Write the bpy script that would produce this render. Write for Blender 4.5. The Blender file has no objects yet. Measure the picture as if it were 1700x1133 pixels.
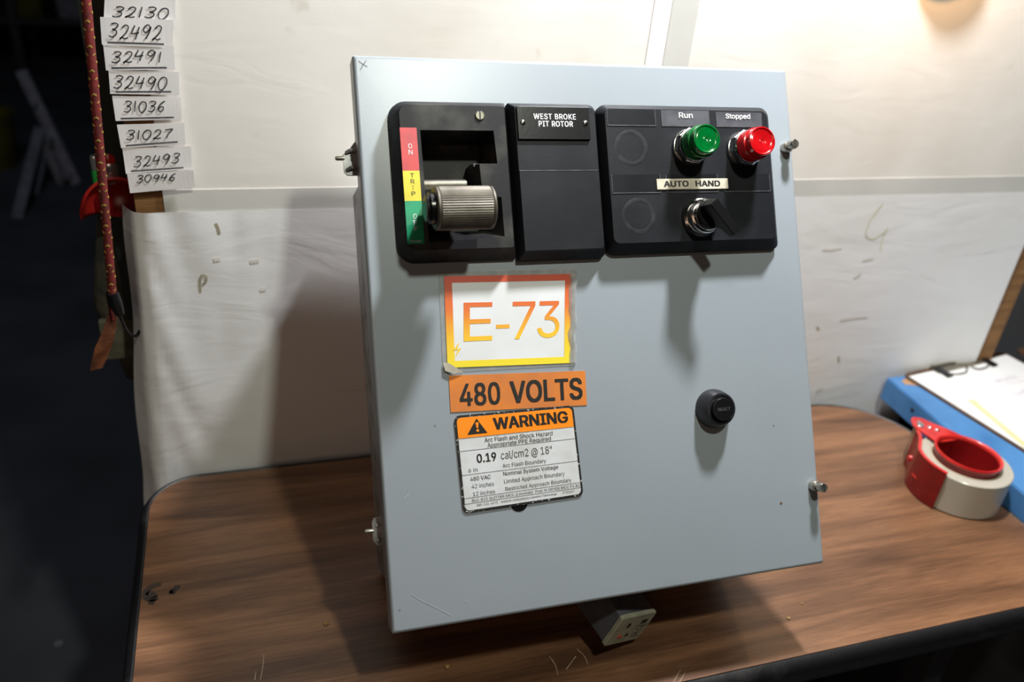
import bpy, bmesh, math, random
from mathutils import Vector, Matrix
from mathutils.geometry import interpolate_bezier, delaunay_2d_cdt
random.seed(7)
C = bpy.context.scene.collection
PI = math.pi

# ------------------------------------------------------------------ camera (solved from the photograph)
F = 1375.0; CX, CY = 850.0, 566.5
AX = Vector((0.95099252, -0.07247219, 0.30060108))      # world X seen from the camera (right, down, forward)
AY = Vector((-0.29699586, -0.4846555, 0.82274085))      # world Y
AZ = Vector((0.08606214, -0.87169767, -0.48242769))     # world Z
TZ = 0.75                                               # table top height
CAM = Vector((0, 0, TZ + 0.615))
cam_data = bpy.data.cameras.new('camera'); cam = bpy.data.objects.new('camera', cam_data); C.objects.link(cam)
M = Matrix(((AX[0], -AX[1], -AX[2], CAM[0]), (AY[0], -AY[1], -AY[2], CAM[1]), (AZ[0], -AZ[1], -AZ[2], CAM[2]), (0, 0, 0, 1)))
cam.matrix_world = M
cam_data.sensor_width = 36; cam_data.lens = 36 * F / 1700
cam_data.dof.use_dof = True; cam_data.dof.focus_distance = 0.695; cam_data.dof.aperture_fstop = 4.2
cam_data.clip_start = 0.02
bpy.context.scene.camera = cam

# ------------------------------------------------------------------ light
W = bpy.data.worlds.new('workshop_air'); bpy.context.scene.world = W; W.use_nodes = True
W.node_tree.nodes['Background'].inputs[0].default_value = (0.75, 0.85, 1.0, 1)
W.node_tree.nodes['Background'].inputs[1].default_value = 0.012

def lamp_at(name, loc, power, color, radius, kind='SPOT', target=None, angle=150, blend=0.3):
    d = bpy.data.lights.new(name, kind); d.energy = power; d.color = color
    d.shadow_soft_size = radius
    o = bpy.data.objects.new(name, d); C.objects.link(o); o.location = loc
    if kind == 'SPOT':
        d.spot_size = math.radians(angle); d.spot_blend = blend
        o.rotation_euler = (Vector(target) - Vector(loc)).to_track_quat('-Z', 'Y').to_euler()
    if kind == 'AREA':
        d.size = radius
        o.rotation_euler = (Vector(target) - Vector(loc)).to_track_quat('-Z', 'Y').to_euler()
    return o
lamp_at('bench_lamp_light', CAM + Vector((0.53, 0.655, 0.536)), 67, (0.97, 0.98, 1.0), 0.042, target=CAM + Vector((0.45, 0.58, -0.6)), angle=150)
lamp_at('ceiling_lamp_light', CAM + Vector((0.40, -0.22, 0.98)), 43, (0.97, 1.0, 0.86), 0.04, target=CAM + Vector((0.4, 0.65, -0.5)), angle=100)
lamp_at('room_fill_light', CAM + Vector((-0.7, -1.1, 0.6)), 4.2, (1.0, 0.70, 0.50), 1.0, 'AREA', target=CAM + Vector((0.4, 0.7, -0.5)))
lamp_at('warm_bulb_light', CAM + Vector((0.765, 0.760, 0.020)), 0.95, (1.0, 0.52, 0.19), 0.012, 'POINT')
lamp_at('far_fill_light', (-0.6, 1.6, 3.3), 10, (0.80, 0.88, 1.0), 1.2, 'AREA', target=(-1.4, 4.5, 0))  # added fill with no fixture, lifts the dark floor and ladder

vs = bpy.context.scene.view_settings
vs.view_transform = 'Standard'; vs.look = 'None'; vs.exposure = 0; vs.gamma = 1; vs.use_curve_mapping = False

# ------------------------------------------------------------------ materials
def lin(c):
    return tuple(((x / 255) / 12.92 if x / 255 <= 0.04045 else ((x / 255 + 0.055) / 1.055) ** 2.4) for x in c)
def new_mat(name):
    m = bpy.data.materials.new(name); m.use_nodes = True
    return m, m.node_tree, m.node_tree.nodes['Principled BSDF']
def node(nt, t, **kw):
    n = nt.nodes.new(t)
    for k, v in kw.items(): setattr(n, k, v)
    return n
def mat(name, c, rough=0.5, metal=0.0, c2=None, scale=40, detail=4, lo=0.4, hi=0.65, bump=0.0, bscale=None, stretch=None, coat=0, trans=0, alpha=1, emit=None, ior=None, spec=None, sheen=0):
    m, nt, b = new_mat(name)
    b.inputs['Base Color'].default_value = (*c, 1); b.inputs['Roughness'].default_value = rough
    b.inputs['Metallic'].default_value = metal
    if coat: b.inputs['Coat Weight'].default_value = coat
    if trans: b.inputs['Transmission Weight'].default_value = trans
    if alpha < 1: b.inputs['Alpha'].default_value = alpha
    if ior: b.inputs['IOR'].default_value = ior
    if spec is not None: b.inputs['Specular IOR Level'].default_value = spec
    if emit: b.inputs['Emission Color'].default_value = (*emit[0], 1); b.inputs['Emission Strength'].default_value = emit[1]
    tc = node(nt, 'ShaderNodeTexCoord'); mp = node(nt, 'ShaderNodeMapping')
    nt.links.new(tc.outputs['Object'], mp.inputs[0])
    if stretch: mp.inputs['Scale'].default_value = stretch
    if c2 is not None:
        n = node(nt, 'ShaderNodeTexNoise'); n.inputs['Scale'].default_value = scale; n.inputs['Detail'].default_value = detail
        nt.links.new(mp.outputs[0], n.inputs[0])
        r = node(nt, 'ShaderNodeValToRGB'); r.color_ramp.elements[0].position = lo; r.color_ramp.elements[1].position = hi
        r.color_ramp.elements[0].color = (*c, 1); r.color_ramp.elements[1].color = (*c2, 1)
        nt.links.new(n.outputs[0], r.inputs[0]); nt.links.new(r.outputs[0], b.inputs['Base Color'])
    if bump:
        n = node(nt, 'ShaderNodeTexNoise'); n.inputs['Scale'].default_value = bscale or scale; n.inputs['Detail'].default_value = 3
        nt.links.new(mp.outputs[0], n.inputs[0])
        bp = node(nt, 'ShaderNodeBump'); bp.inputs['Strength'].default_value = bump; bp.inputs['Distance'].default_value = 0.002
        nt.links.new(n.outputs[0], bp.inputs['Height']); nt.links.new(bp.outputs[0], b.inputs['Normal'])
    return m

paint = mat('grey_enamel', (0.290, 0.325, 0.360), 0.32, c2=(0.266, 0.298, 0.328), scale=6, detail=6, lo=0.35, hi=0.8, bump=0.03, bscale=900)
dark_steel = mat('dark_steel', (0.10, 0.10, 0.11), 0.5, 0.6, bump=0.1, bscale=60)
galv = mat('galvanised_steel', (0.42, 0.42, 0.43), 0.42, 0.5, c2=(0.2, 0.2, 0.2), scale=50)
plastic = mat('black_moulded_plastic', (0.0065, 0.0075, 0.0105), 0.5, c2=(0.016, 0.017, 0.021), scale=28, detail=8, lo=0.42, hi=0.8, bump=0.05, bscale=900, spec=0.22)
worn_plastic = mat('worn_black_plastic', (0.011, 0.011, 0.013), 0.5, c2=(0.075, 0.072, 0.062), scale=35, detail=9, lo=0.48, hi=0.85, bump=0.05, bscale=800, spec=0.22)
inner_plastic = mat('inner_black_plastic', (0.006, 0.006, 0.006), 0.7, bump=0.05)
pocket_mat = mat('grey_black_insert', (0.006, 0.0065, 0.009), 0.4, c2=(0.011, 0.0115, 0.014), scale=30, spec=0.22)
pocket_grey = mat('dark_grey_insert', (0.085, 0.087, 0.10), 0.35, c2=(0.055, 0.056, 0.068), scale=60, detail=6)
pale_edge = mat('pale_plastic_edge', (0.09, 0.09, 0.10), 0.4, c2=(0.04, 0.04, 0.045), scale=150)  # paler grey plastic for thin edges and raised lettering
gloss_black = mat('glossy_black_plastic', (0.007, 0.007, 0.008), 0.25, bump=0.02, bscale=300, spec=0.4)
rubber = mat('black_rubber', (0.013, 0.013, 0.016), 0.38, bump=0.05, bscale=400)
chrome = mat('chrome', (0.62, 0.61, 0.60), 0.16, 1.0, c2=(0.35, 0.34, 0.33), scale=120, lo=0.5, hi=0.9)
nickel = mat('nickel_plate', (0.50, 0.48, 0.43), 0.30, 0.9, c2=(0.30, 0.28, 0.24), scale=90)
knurl = mat('knurled_metal', (0.135, 0.12, 0.098), 0.46, 0.55, c2=(0.08, 0.07, 0.057), scale=60, detail=7)
arm_metal = mat('worn_arm_metal', (0.22, 0.21, 0.17), 0.4, 0.6, c2=(0.13, 0.12, 0.09), scale=70, detail=7)
white_ink = mat('white_ink', (0.82, 0.84, 0.86), 0.5, c2=(0.62, 0.64, 0.66), scale=300)
black_ink = mat('black_ink', (0.012, 0.011, 0.010), 0.5, c2=(0.05, 0.045, 0.04), scale=400, lo=0.6, hi=0.8)
thin_ink = mat('grey_print_ink', (0.05, 0.05, 0.05), 0.5, c2=(0.12, 0.12, 0.12), scale=400)
pen_ink = mat('marker_ink', (0.035, 0.038, 0.04), 0.6, c2=(0.10, 0.10, 0.10), scale=120)
pencil = mat('pencil_mark', (0.13, 0.13, 0.16), 0.6, c2=(0.2, 0.21, 0.24), scale=300)
strip_red = mat('strip_red', (0.55, 0.045, 0.05), 0.45, c2=(0.42, 0.04, 0.05), scale=60)
strip_yellow = mat('strip_yellow', (0.72, 0.62, 0.03), 0.45, c2=(0.6, 0.5, 0.03), scale=60)
strip_green = mat('strip_green', (0.0, 0.30, 0.13), 0.45, c2=(0.0, 0.22, 0.10), scale=60)
orange_dull = mat('orange_vinyl', (0.70, 0.215, 0.035), 0.42, c2=(0.55, 0.18, 0.05), scale=25, detail=6)
orange_bright = mat('orange_print', (0.95, 0.27, 0.012), 0.40, c2=(0.90, 0.40, 0.12), scale=260, lo=0.66, hi=0.78)
label_white = mat('label_white', (0.66, 0.68, 0.70), 0.35, c2=(0.57, 0.575, 0.57), scale=30, detail=6, bump=0.35, bscale=40)
label_border = mat('chipped_black_border', (0.012, 0.012, 0.012), 0.5, c2=(0.45, 0.45, 0.45), scale=380, lo=0.60, hi=0.66)
sheet_white = mat('printed_sheet_white', (0.76, 0.78, 0.80), 0.4, c2=(0.70, 0.71, 0.71), scale=20)
laminate = mat('clear_laminate', (0.5, 0.52, 0.53), 0.15, alpha=0.05, bump=0.3, bscale=60)
beige_label = mat('beige_tape_label', (0.62, 0.58, 0.46), 0.45, c2=(0.45, 0.41, 0.31), scale=80)
red_plastic = mat('red_enamel', (0.60, 0.030, 0.025), 0.25, c2=(0.42, 0.012, 0.012), scale=30, coat=0.4)
dark_red = mat('dark_red_enamel', (0.22, 0.006, 0.007), 0.3, c2=(0.16, 0.004, 0.005), scale=40)
blue_paint = mat('blue_painted_wood', (0.075, 0.22, 0.47), 0.42, c2=(0.045, 0.155, 0.36), scale=14, detail=8, bump=0.2, bscale=90)
cardboard = mat('brown_cardboard', (0.27, 0.135, 0.045), 0.75, c2=(0.18, 0.085, 0.028), scale=10, stretch=(1, 1, 14), bump=0.3, bscale=120)
moulding = mat('black_vinyl_edge', (0.008, 0.008, 0.010), 0.5, c2=(0.06, 0.055, 0.055), scale=18, detail=9, lo=0.60, hi=0.85, bump=0.25, bscale=120)
concrete = mat('dark_concrete', (0.075, 0.082, 0.100), 0.75, c2=(0.05, 0.054, 0.064), scale=3, detail=8, bump=0.3, bscale=30)
black_stuff = mat('shop_black', (0.02, 0.02, 0.022), 0.7, c2=(0.03, 0.03, 0.03), scale=8)
alu = mat('dull_aluminium', (0.36, 0.38, 0.46), 0.5, 0.4, c2=(0.25, 0.26, 0.3), scale=20)
khaki = mat('khaki_canvas', (0.075, 0.072, 0.05), 0.9, c2=(0.035, 0.033, 0.024), scale=30, detail=8, bump=0.6, bscale=90)
leather = mat('orange_leather', (0.22, 0.07, 0.026), 0.7, c2=(0.10, 0.03, 0.013), scale=60, detail=7, bump=0.3, bscale=100)
rope_red = mat('rope_red', (0.15, 0.010, 0.008), 0.8, c2=(0.07, 0.006, 0.005), scale=200)
rope_yellow = mat('rope_yellow', (0.25, 0.16, 0.022), 0.8, c2=(0.25, 0.15, 0.03), scale=200)
post_green = mat('dark_green_paint', (0.012, 0.020, 0.017), 0.5, c2=(0.02, 0.03, 0.026), scale=20)
paper = mat('white_paper', (0.78, 0.78, 0.78), 0.7, c2=(0.74, 0.74, 0.74), scale=6)
tag_paper = mat('white_tag_paper', (0.88, 0.86, 0.87), 0.5, c2=(0.80, 0.78, 0.78), scale=16, detail=5, bump=0.08, bscale=25)
cream_plastic = mat('cream_plastic', (0.30, 0.30, 0.22), 0.45, c2=(0.23, 0.23, 0.17), scale=80)
yellow_stuff = mat('faded_yellow_plastic', (0.16, 0.14, 0.012), 0.6, c2=(0.09, 0.08, 0.01), scale=10)
green_lens = mat('green_lens', (0.0, 0.22, 0.035), 0.12, c2=(0.0, 0.13, 0.02), scale=60, coat=0.6)
red_lens = mat('red_lens', (0.62, 0.008, 0.012), 0.12, c2=(0.45, 0.004, 0.008), scale=60, coat=0.6)

def lens_mat(name, c, c2):
    m, nt, b = new_mat(name)
    tc = node(nt, 'ShaderNodeTexCoord'); n = node(nt, 'ShaderNodeTexNoise'); n.inputs['Scale'].default_value = 70
    nt.links.new(tc.outputs['Object'], n.inputs[0])
    r = node(nt, 'ShaderNodeValToRGB'); r.color_ramp.elements[0].color = (*c, 1); r.color_ramp.elements[1].color = (*c2, 1)
    r.color_ramp.elements[0].position = 0.3; r.color_ramp.elements[1].position = 0.75
    nt.links.new(n.outputs[0], r.inputs[0]); nt.links.new(r.outputs[0], b.inputs['Base Color'])
    b.inputs['Roughness'].default_value = 0.16; b.inputs['Subsurface Weight'].default_value = 0.35
    b.inputs['Subsurface Radius'].default_value = (0.006, 0.006, 0.006); b.inputs['Coat Weight'].default_value = 0.5
    b.inputs['Coat Roughness'].default_value = 0.05
    return m
green_lens = lens_mat('green_lens', (0.0, 0.085, 0.012), (0.0, 0.15, 0.025))
red_lens = lens_mat('red_lens', (0.36, 0.002, 0.004), (0.55, 0.006, 0.010))

def gradient_ink():
    # printed colour gradient: red-orange at the top of the sheet to yellow at its foot (printed that way)
    m, nt, b = new_mat('red_to_yellow_print')
    tc = node(nt, 'ShaderNodeTexCoord'); s = node(nt, 'ShaderNodeSeparateXYZ'); nt.links.new(tc.outputs['Object'], s.inputs[0])
    mr = node(nt, 'ShaderNodeMapRange'); mr.inputs[1].default_value = 0.205; mr.inputs[2].default_value = 0.278
    nt.links.new(s.outputs['Y'], mr.inputs[0])
    r = node(nt, 'ShaderNodeValToRGB'); e = r.color_ramp.elements
    e[0].position = 0; e[0].color = (0.86, 0.70, 0.01, 1); e[1].position = 1; e[1].color = (0.56, 0.045, 0.008, 1)
    x = e.new(0.30); x.color = (0.88, 0.52, 0.008, 1); x = e.new(0.62); x.color = (0.74, 0.15, 0.010, 1)
    nt.links.new(mr.outputs[0], r.inputs[0]); nt.links.new(r.outputs[0], b.inputs['Base Color']); b.inputs['Roughness'].default_value = 0.4
    return m
grad = gradient_ink()

def wood():
    m, nt, b = new_mat('walnut_laminate')
    tc = node(nt, 'ShaderNodeTexCoord')
    def nz(sc, scale, detail, dist=0.0, rough=0.55):
        mp = node(nt, 'ShaderNodeMapping'); mp.inputs['Scale'].default_value = sc; nt.links.new(tc.outputs['Object'], mp.inputs[0])
        n = node(nt, 'ShaderNodeTexNoise'); n.inputs['Scale'].default_value = scale; n.inputs['Detail'].default_value = detail
        n.inputs['Distortion'].default_value = dist; n.inputs['Roughness'].default_value = rough
        nt.links.new(mp.outputs[0], n.inputs[0]); return n
    a = nz((1.0, 12, 1), 3.2, 5, 0.6); bb = nz((1.6, 44, 1), 15, 6, 0.3, 0.75); c = nz((1, 3, 1), 2.2, 2)
    r1 = node(nt, 'ShaderNodeValToRGB'); e = r1.color_ramp.elements
    e[0].position = 0.30; e[0].color = (0.095, 0.045, 0.024, 1); e[1].position = 0.68; e[1].color = (0.325, 0.162, 0.083, 1)
    nt.links.new(a.outputs[0], r1.inputs[0])
    r2 = node(nt, 'ShaderNodeValToRGB'); e = r2.color_ramp.elements
    e[0].position = 0.35; e[0].color = (0.52, 0.49, 0.47, 1); e[1].position = 0.62; e[1].color = (1, 1, 1, 1)
    nt.links.new(bb.outputs[0], r2.inputs[0])
    mx = node(nt, 'ShaderNodeMix', data_type='RGBA', blend_type='MULTIPLY'); mx.inputs[0].default_value = 0.8
    nt.links.new(r1.outputs[0], mx.inputs[6]); nt.links.new(r2.outputs[0], mx.inputs[7])
    r3 = node(nt, 'ShaderNodeValToRGB'); e = r3.color_ramp.elements
    e[0].position = 0.35; e[0].color = (0.80, 0.78, 0.76, 1); e[1].position = 0.7; e[1].color = (1.08, 1.08, 1.08, 1)
    nt.links.new(c.outputs[0], r3.inputs[0])
    m2 = node(nt, 'ShaderNodeMix', data_type='RGBA', blend_type='MULTIPLY'); m2.inputs[0].default_value = 1
    nt.links.new(mx.outputs[2], m2.inputs[6]); nt.links.new(r3.outputs[0], m2.inputs[7])
    nt.links.new(m2.outputs[2], b.inputs['Base Color'])
    b.inputs['Roughness'].default_value = 0.36
    bp = node(nt, 'ShaderNodeBump'); bp.inputs['Strength'].default_value = 0.08; bp.inputs['Distance'].default_value = 0.001
    nt.links.new(bb.outputs[0], bp.inputs['Height']); nt.links.new(bp.outputs[0], b.inputs['Normal'])
    return m
wood_m = wood()

def stained(name, base, stain, wr=0.0, scale=5):
    m, nt, b = new_mat(name)
    tc = node(nt, 'ShaderNodeTexCoord')
    n = node(nt, 'ShaderNodeTexNoise'); n.inputs['Scale'].default_value = scale; n.inputs['Detail'].default_value = 5
    n2 = node(nt, 'ShaderNodeTexNoise'); n2.inputs['Scale'].default_value = 22; n2.inputs['Detail'].default_value = 3
    nt.links.new(tc.outputs['Object'], n.inputs[0]); nt.links.new(tc.outputs['Object'], n2.inputs[0])
    r = node(nt, 'ShaderNodeValToRGB'); r.color_ramp.elements[0].position = 0.45; r.color_ramp.elements[1].position = 0.75
    r.color_ramp.elements[0].color = (*base, 1); r.color_ramp.elements[1].color = (*[(a * 0.6 + c * 0.4) for a, c in zip(base, stain)], 1)
    nt.links.new(n.outputs[0], r.inputs[0])
    r2 = node(nt, 'ShaderNodeValToRGB'); r2.color_ramp.elements[0].position = 0.70; r2.color_ramp.elements[1].position = 0.82
    r2.color_ramp.elements[0].color = (1, 1, 1, 1); r2.color_ramp.elements[1].color = (*stain, 1)
    nt.links.new(n2.outputs[0], r2.inputs[0])
    mx = node(nt, 'ShaderNodeMix', data_type='RGBA', blend_type='MULTIPLY'); mx.inputs[0].default_value = 0.5
    nt.links.new(r.outputs[0], mx.inputs[6]); nt.links.new(r2.outputs[0], mx.inputs[7]); nt.links.new(mx.outputs[2], b.inputs['Base Color'])
    b.inputs['Roughness'].default_value = 0.6
    if wr:
        mp = node(nt, 'ShaderNodeMapping'); mp.inputs['Scale'].default_value = (1, 1, 2.4); nt.links.new(tc.outputs['Object'], mp.inputs[0])
        n3 = node(nt, 'ShaderNodeTexNoise'); n3.inputs['Scale'].default_value = 11; n3.inputs['Detail'].default_value = 5; n3.inputs['Distortion'].default_value = 1.2
        nt.links.new(mp.outputs[0], n3.inputs[0])
        bp = node(nt, 'ShaderNodeBump'); bp.inputs['Strength'].default_value = wr; bp.inputs['Distance'].default_value = 0.006
        nt.links.new(n3.outputs[0], bp.inputs['Height']); nt.links.new(bp.outputs[0], b.inputs['Normal'])
    return m
board_m = stained('white_board_sheet', (0.84, 0.81, 0.765), (0.52, 0.46, 0.36), 0.06)
wrap_m = stained('white_wrapping_paper', (0.84, 0.85, 0.86), (0.70, 0.67, 0.62), 0.11)
tape_grey = mat('clear_packing_tape', (0.60, 0.60, 0.57), 0.4, c2=(0.67, 0.665, 0.64), scale=8, bump=0.25, bscale=20)

# ------------------------------------------------------------------ building helpers
def link(name, bm, m, parent=None, smooth=False, angle=35):
    me = bpy.data.meshes.new(name); bm.normal_update(); bm.to_mesh(me); bm.free()
    for k in (m if isinstance(m, (list, tuple)) else [m]): me.materials.append(k)
    o = bpy.data.objects.new(name, me); C.objects.link(o)
    if parent is not None: o.parent = parent
    if smooth:
        for p in me.polygons: p.use_smooth = True
        me.set_sharp_from_angle(angle=math.radians(angle))
        wn_ = o.modifiers.new('normals', 'WEIGHTED_NORMAL'); wn_.keep_sharp = True
    return o
def thing(name, label, cat, loc=(0, 0, 0), rot=None, group=None):
    o = bpy.data.objects.new(name, None); C.objects.link(o); o.empty_display_size = 0.05
    o.location = loc
    if rot is not None: o.rotation_euler = rot
    o['label'] = label; o['category'] = cat
    if group: o['group'] = group
    return o
def tag(o, label, cat, group=None):
    o['label'] = label; o['category'] = cat
    if group: o['group'] = group
    return o
def struct(name, bm, m, **k):
    o = link(name, bm, m, **k); o['kind'] = 'structure'; return o
def add_box(bm, x0, x1, y0, y1, z0, z1, bev=0.0):
    vs_ = [bm.verts.new(p) for p in ((x0, y0, z0), (x1, y0, z0), (x1, y1, z0), (x0, y1, z0), (x0, y0, z1), (x1, y0, z1), (x1, y1, z1), (x0, y1, z1))]
    fs = [bm.faces.new([vs_[i] for i in q]) for q in ((3, 2, 1, 0), (4, 5, 6, 7), (0, 1, 5, 4), (1, 2, 6, 5), (2, 3, 7, 6), (3, 0, 4, 7))]
    if bev:
        es = set(e for f in fs for e in f.edges)
        bmesh.ops.bevel(bm, geom=list(es), offset=bev, segments=2, affect='EDGES', profile=0.6)
def box(x0, x1, y0, y1, z0, z1, bev=0.0):
    bm = bmesh.new(); add_box(bm, x0, x1, y0, y1, z0, z1, bev); return bm
def frame_for(d):
    d = Vector(d).normalized(); a = Vector((0, 0, 1)) if abs(d.z) < 0.9 else Vector((1, 0, 0))
    u = d.cross(a).normalized(); return u, d.cross(u).normalized()
def add_tube(bm, pts, r, seg=10, cap=True, flat=1.0):
    pts = [Vector(p) for p in pts]; rings = []
    rr = r if isinstance(r, (list, tuple)) else [r] * len(pts)
    u = None
    for i, p in enumerate(pts):
        d = (pts[min(i + 1, len(pts) - 1)] - pts[max(i - 1, 0)]).normalized()
        if u is None: u, v = frame_for(d)
        else:
            u = (u - d * u.dot(d)).normalized(); v = d.cross(u)
        rings.append([bm.verts.new(p + (u * math.cos(2 * PI * k / seg) + v * math.sin(2 * PI * k / seg) * flat) * rr[i]) for k in range(seg)])
    for a, b in zip(rings, rings[1:]):
        for k in range(seg): bm.faces.new((a[k], a[(k + 1) % seg], b[(k + 1) % seg], b[k]))
    if cap: bm.faces.new(rings[0][::-1]); bm.faces.new(rings[-1])
def add_lathe(bm, prof, c, axis=(0, 0, 1), seg=40, cap0=True, cap1=True, start=0.0, sweep=2 * PI):
    """prof: list of (radius, height along axis)"""
    ax = Vector(axis).normalized(); c = Vector(c)
    if abs(ax.z) > 0.99: u, v = Vector((1, 0, 0)), Vector((0, 1, 0)) * (1 if ax.z > 0 else -1)
    else: u, v = frame_for(ax)
    rings = []
    for r, h in prof:
        rings.append([bm.verts.new(c + ax * h + (u * math.cos(start + 2 * PI * k / seg) + v * math.sin(start + 2 * PI * k / seg)) * r) for k in range(seg)])
    for a, b in zip(rings, rings[1:]):
        for k in range(seg): bm.faces.new((a[k], a[(k + 1) % seg], b[(k + 1) % seg], b[k]))
    if cap0: bm.faces.new(rings[0][::-1])
    if cap1: bm.faces.new(rings[-1])
def lathe(*a, **k):
    bm = bmesh.new(); add_lathe(bm, *a, **k); return bm
def rounded(u0, u1, v0, v1, r, n=5):
    out = []
    rs = r if isinstance(r, (list, tuple)) else [r] * 4    # corners: BL BR TR TL
    for (cx, cy, a0, rr) in ((u0 + rs[0], v0 + rs[0], PI, rs[0]), (u1 - rs[1], v0 + rs[1], 1.5 * PI, rs[1]), (u1 - rs[2], v1 - rs[2], 0, rs[2]), (u0 + rs[3], v1 - rs[3], 0.5 * PI, rs[3])):
        for k in range(n + 1):
            a = a0 + PI / 2 * k / n; out.append((cx + rr * math.cos(a), cy + rr * math.sin(a)))
    return out
def loft(layers, cap0=True, cap1=True, bm=None):
    """layers: list of (outline, w); equal point counts; w is local z"""
    bm = bm or bmesh.new(); R = [[bm.verts.new((x, y, w)) for x, y in ol] for ol, w in layers]
    n = len(R[0])
    for a, b in zip(R, R[1:]):
        for k in range(n): bm.faces.new((a[k], a[(k + 1) % n], b[(k + 1) % n], b[k]))
    if cap0: bm.faces.new(R[0][::-1])
    if cap1: bm.faces.new(R[-1])
    return bm
def loft_hole(layers, hole_layers, bm=None):
    """closed body from lofted outer outlines with a blind hole whose rim sits on the last layer"""
    bm = bm or bmesh.new()
    R = [[bm.verts.new((x, y, w)) for x, y in ol] for ol, w in layers]
    for a, b in zip(R, R[1:]):
        n = len(a)
        for k in range(n): bm.faces.new((a[k], a[(k + 1) % n], b[(k + 1) % n], b[k]))
    H = [[bm.verts.new((x, y, w)) for x, y in ol] for ol, w in hole_layers]
    def loop_edges(L):
        es = []
        for k in range(len(L)):
            e = bm.edges.get((L[k], L[(k + 1) % len(L)])) or bm.edges.new((L[k], L[(k + 1) % len(L)])); es.append(e)
        return es
    bmesh.ops.triangle_fill(bm, edges=loop_edges(R[-1]) + loop_edges(H[0]), use_beauty=True, use_dissolve=False, normal=(0, 0, 1))
    for a, b in zip(H, H[1:]):
        n = len(a)
        for k in range(n): bm.faces.new((a[(k + 1) % n], a[k], b[k], b[(k + 1) % n]))
    if len(H) > 1: bm.faces.new(H[-1])
    bmesh.ops.recalc_face_normals(bm, faces=bm.faces)
    return bm
def quad_map(q, s, t):
    """q: TL TR BR BL (2-D); s to the right, t downwards"""
    a = [q[0][i] * (1 - s) + q[1][i] * s for i in (0, 1)]; b = [q[3][i] * (1 - s) + q[2][i] * s for i in (0, 1)]
    return (a[0] * (1 - t) + b[0] * t, a[1] * (1 - t) + b[1] * t)
FONT = None
try:      # the sans serif that ships inside Blender; the built-in default serves if it is not there
    import os
    for kind_ in ('LOCAL', 'SYSTEM'):
        fp_ = os.path.join(bpy.utils.resource_path(kind_), 'datafiles', 'fonts', 'Inter.woff2')
        if os.path.exists(fp_): FONT = bpy.data.fonts.load(fp_); break
except Exception: FONT = None
def text_mesh(body, bold=0.0, align='CENTER', spacing=1.0):
    cu = bpy.data.curves.new('t', 'FONT'); cu.body = body; cu.size = 1; cu.resolution_u = 3; cu.align_x = align
    cu.space_character = spacing
    if FONT: cu.font = FONT
    ob = bpy.data.objects.new('t', cu); C.objects.link(ob)
    dg = bpy.context.evaluated_depsgraph_get(); dg.update()
    loops = []
    for sp in ob.to_curve(dg).splines:
        P = []; bp = sp.bezier_points; n = len(bp)
        for i in range(n):
            a, b = bp[i], bp[(i + 1) % n]; d = b.co - a.co
            if (a.handle_right - a.co).cross(d).length < 1e-6 and (b.handle_left - a.co).cross(d).length < 1e-6: P.append(a.co.copy())
            else: P += interpolate_bezier(a.co, a.handle_right, b.handle_left, b.co, 5)[:-1]
        Q = []
        for p in P:
            if not Q or (p - Q[-1]).length > 1e-6: Q.append(p)
        if len(Q) > 2 and (Q[0] - Q[-1]).length < 1e-6: Q.pop()
        if len(Q) > 2: loops.append([(p.x, p.y) for p in Q])
    ob.to_curve_clear(); bpy.data.objects.remove(ob); bpy.data.curves.remove(cu)
    # glyph by glyph: triangulate all outlines together, keep triangles with a non-zero winding number
    loops.sort(key=lambda q: min(p[0] for p in q)); groups = []
    for q in loops:
        lo, hi = min(p[0] for p in q), max(p[0] for p in q)
        if groups and lo < groups[-1][0]: groups[-1][1].append(q); groups[-1][0] = max(hi, groups[-1][0])
        else: groups.append([hi, [q]])
    V, T = [], []
    for _, qs in groups:
        pts = [Vector(p) for q in qs for p in q]; es = []; k = 0
        for q in qs:
            es += [(k + i, k + (i + 1) % len(q)) for i in range(len(q))]; k += len(q)
        res = delaunay_2d_cdt(pts, es, [], 0, 1e-6); ov, of = res[0], res[2]; base = len(V)
        V += [(p.x, p.y) for p in ov]
        for f in of:
            cx_ = sum(ov[i].x for i in f) / 3; cy_ = sum(ov[i].y for i in f) / 3; wn_ = 0
            for q in qs:
                for i in range(len(q)):
                    (ax_, ay_), (bx_, by_) = q[i - 1], q[i]
                    if (ay_ > cy_) != (by_ > cy_) and cx_ < (bx_ - ax_) * (cy_ - ay_) / (by_ - ay_) + ax_: wn_ += 1 if by_ > ay_ else -1
            if wn_: T.append(tuple(base + i for i in f))
    return V, T
_v, _f = text_mesh('H'); CAPS = max(b for a, b in _v); print('CAPS', CAPS)
def add_text(bm, body, place, bold=0.0, caps=None, spacing=1.0):
    """place(s,t)->Vector; text box fitted to s 0..1 and t 0 (cap top) .. 1 (base line)"""
    vs_, fs = text_mesh(body, bold, spacing=spacing)
    x0 = min(v[0] for v in vs_); x1 = max(v[0] for v in vs_)
    y0 = 0.0; y1 = CAPS if caps is None else caps
    sh = [(0, 0)] if bold <= 0 else [(-bold, -bold * .5), (-bold, bold * .5), (bold, -bold * .5), (bold, bold * .5), (0, 0)]
    for k, (ox, oy) in enumerate(sh):
        V = []
        for x, y in vs_:
            p = place((x + ox - x0) / (x1 - x0), 1 - (y + oy - y0) / (y1 - y0)); p.z += k * 6e-6; V.append(bm.verts.new(p))
        for f in fs:
            try: bm.faces.new([V[i] for i in f])
            except ValueError: pass
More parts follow.
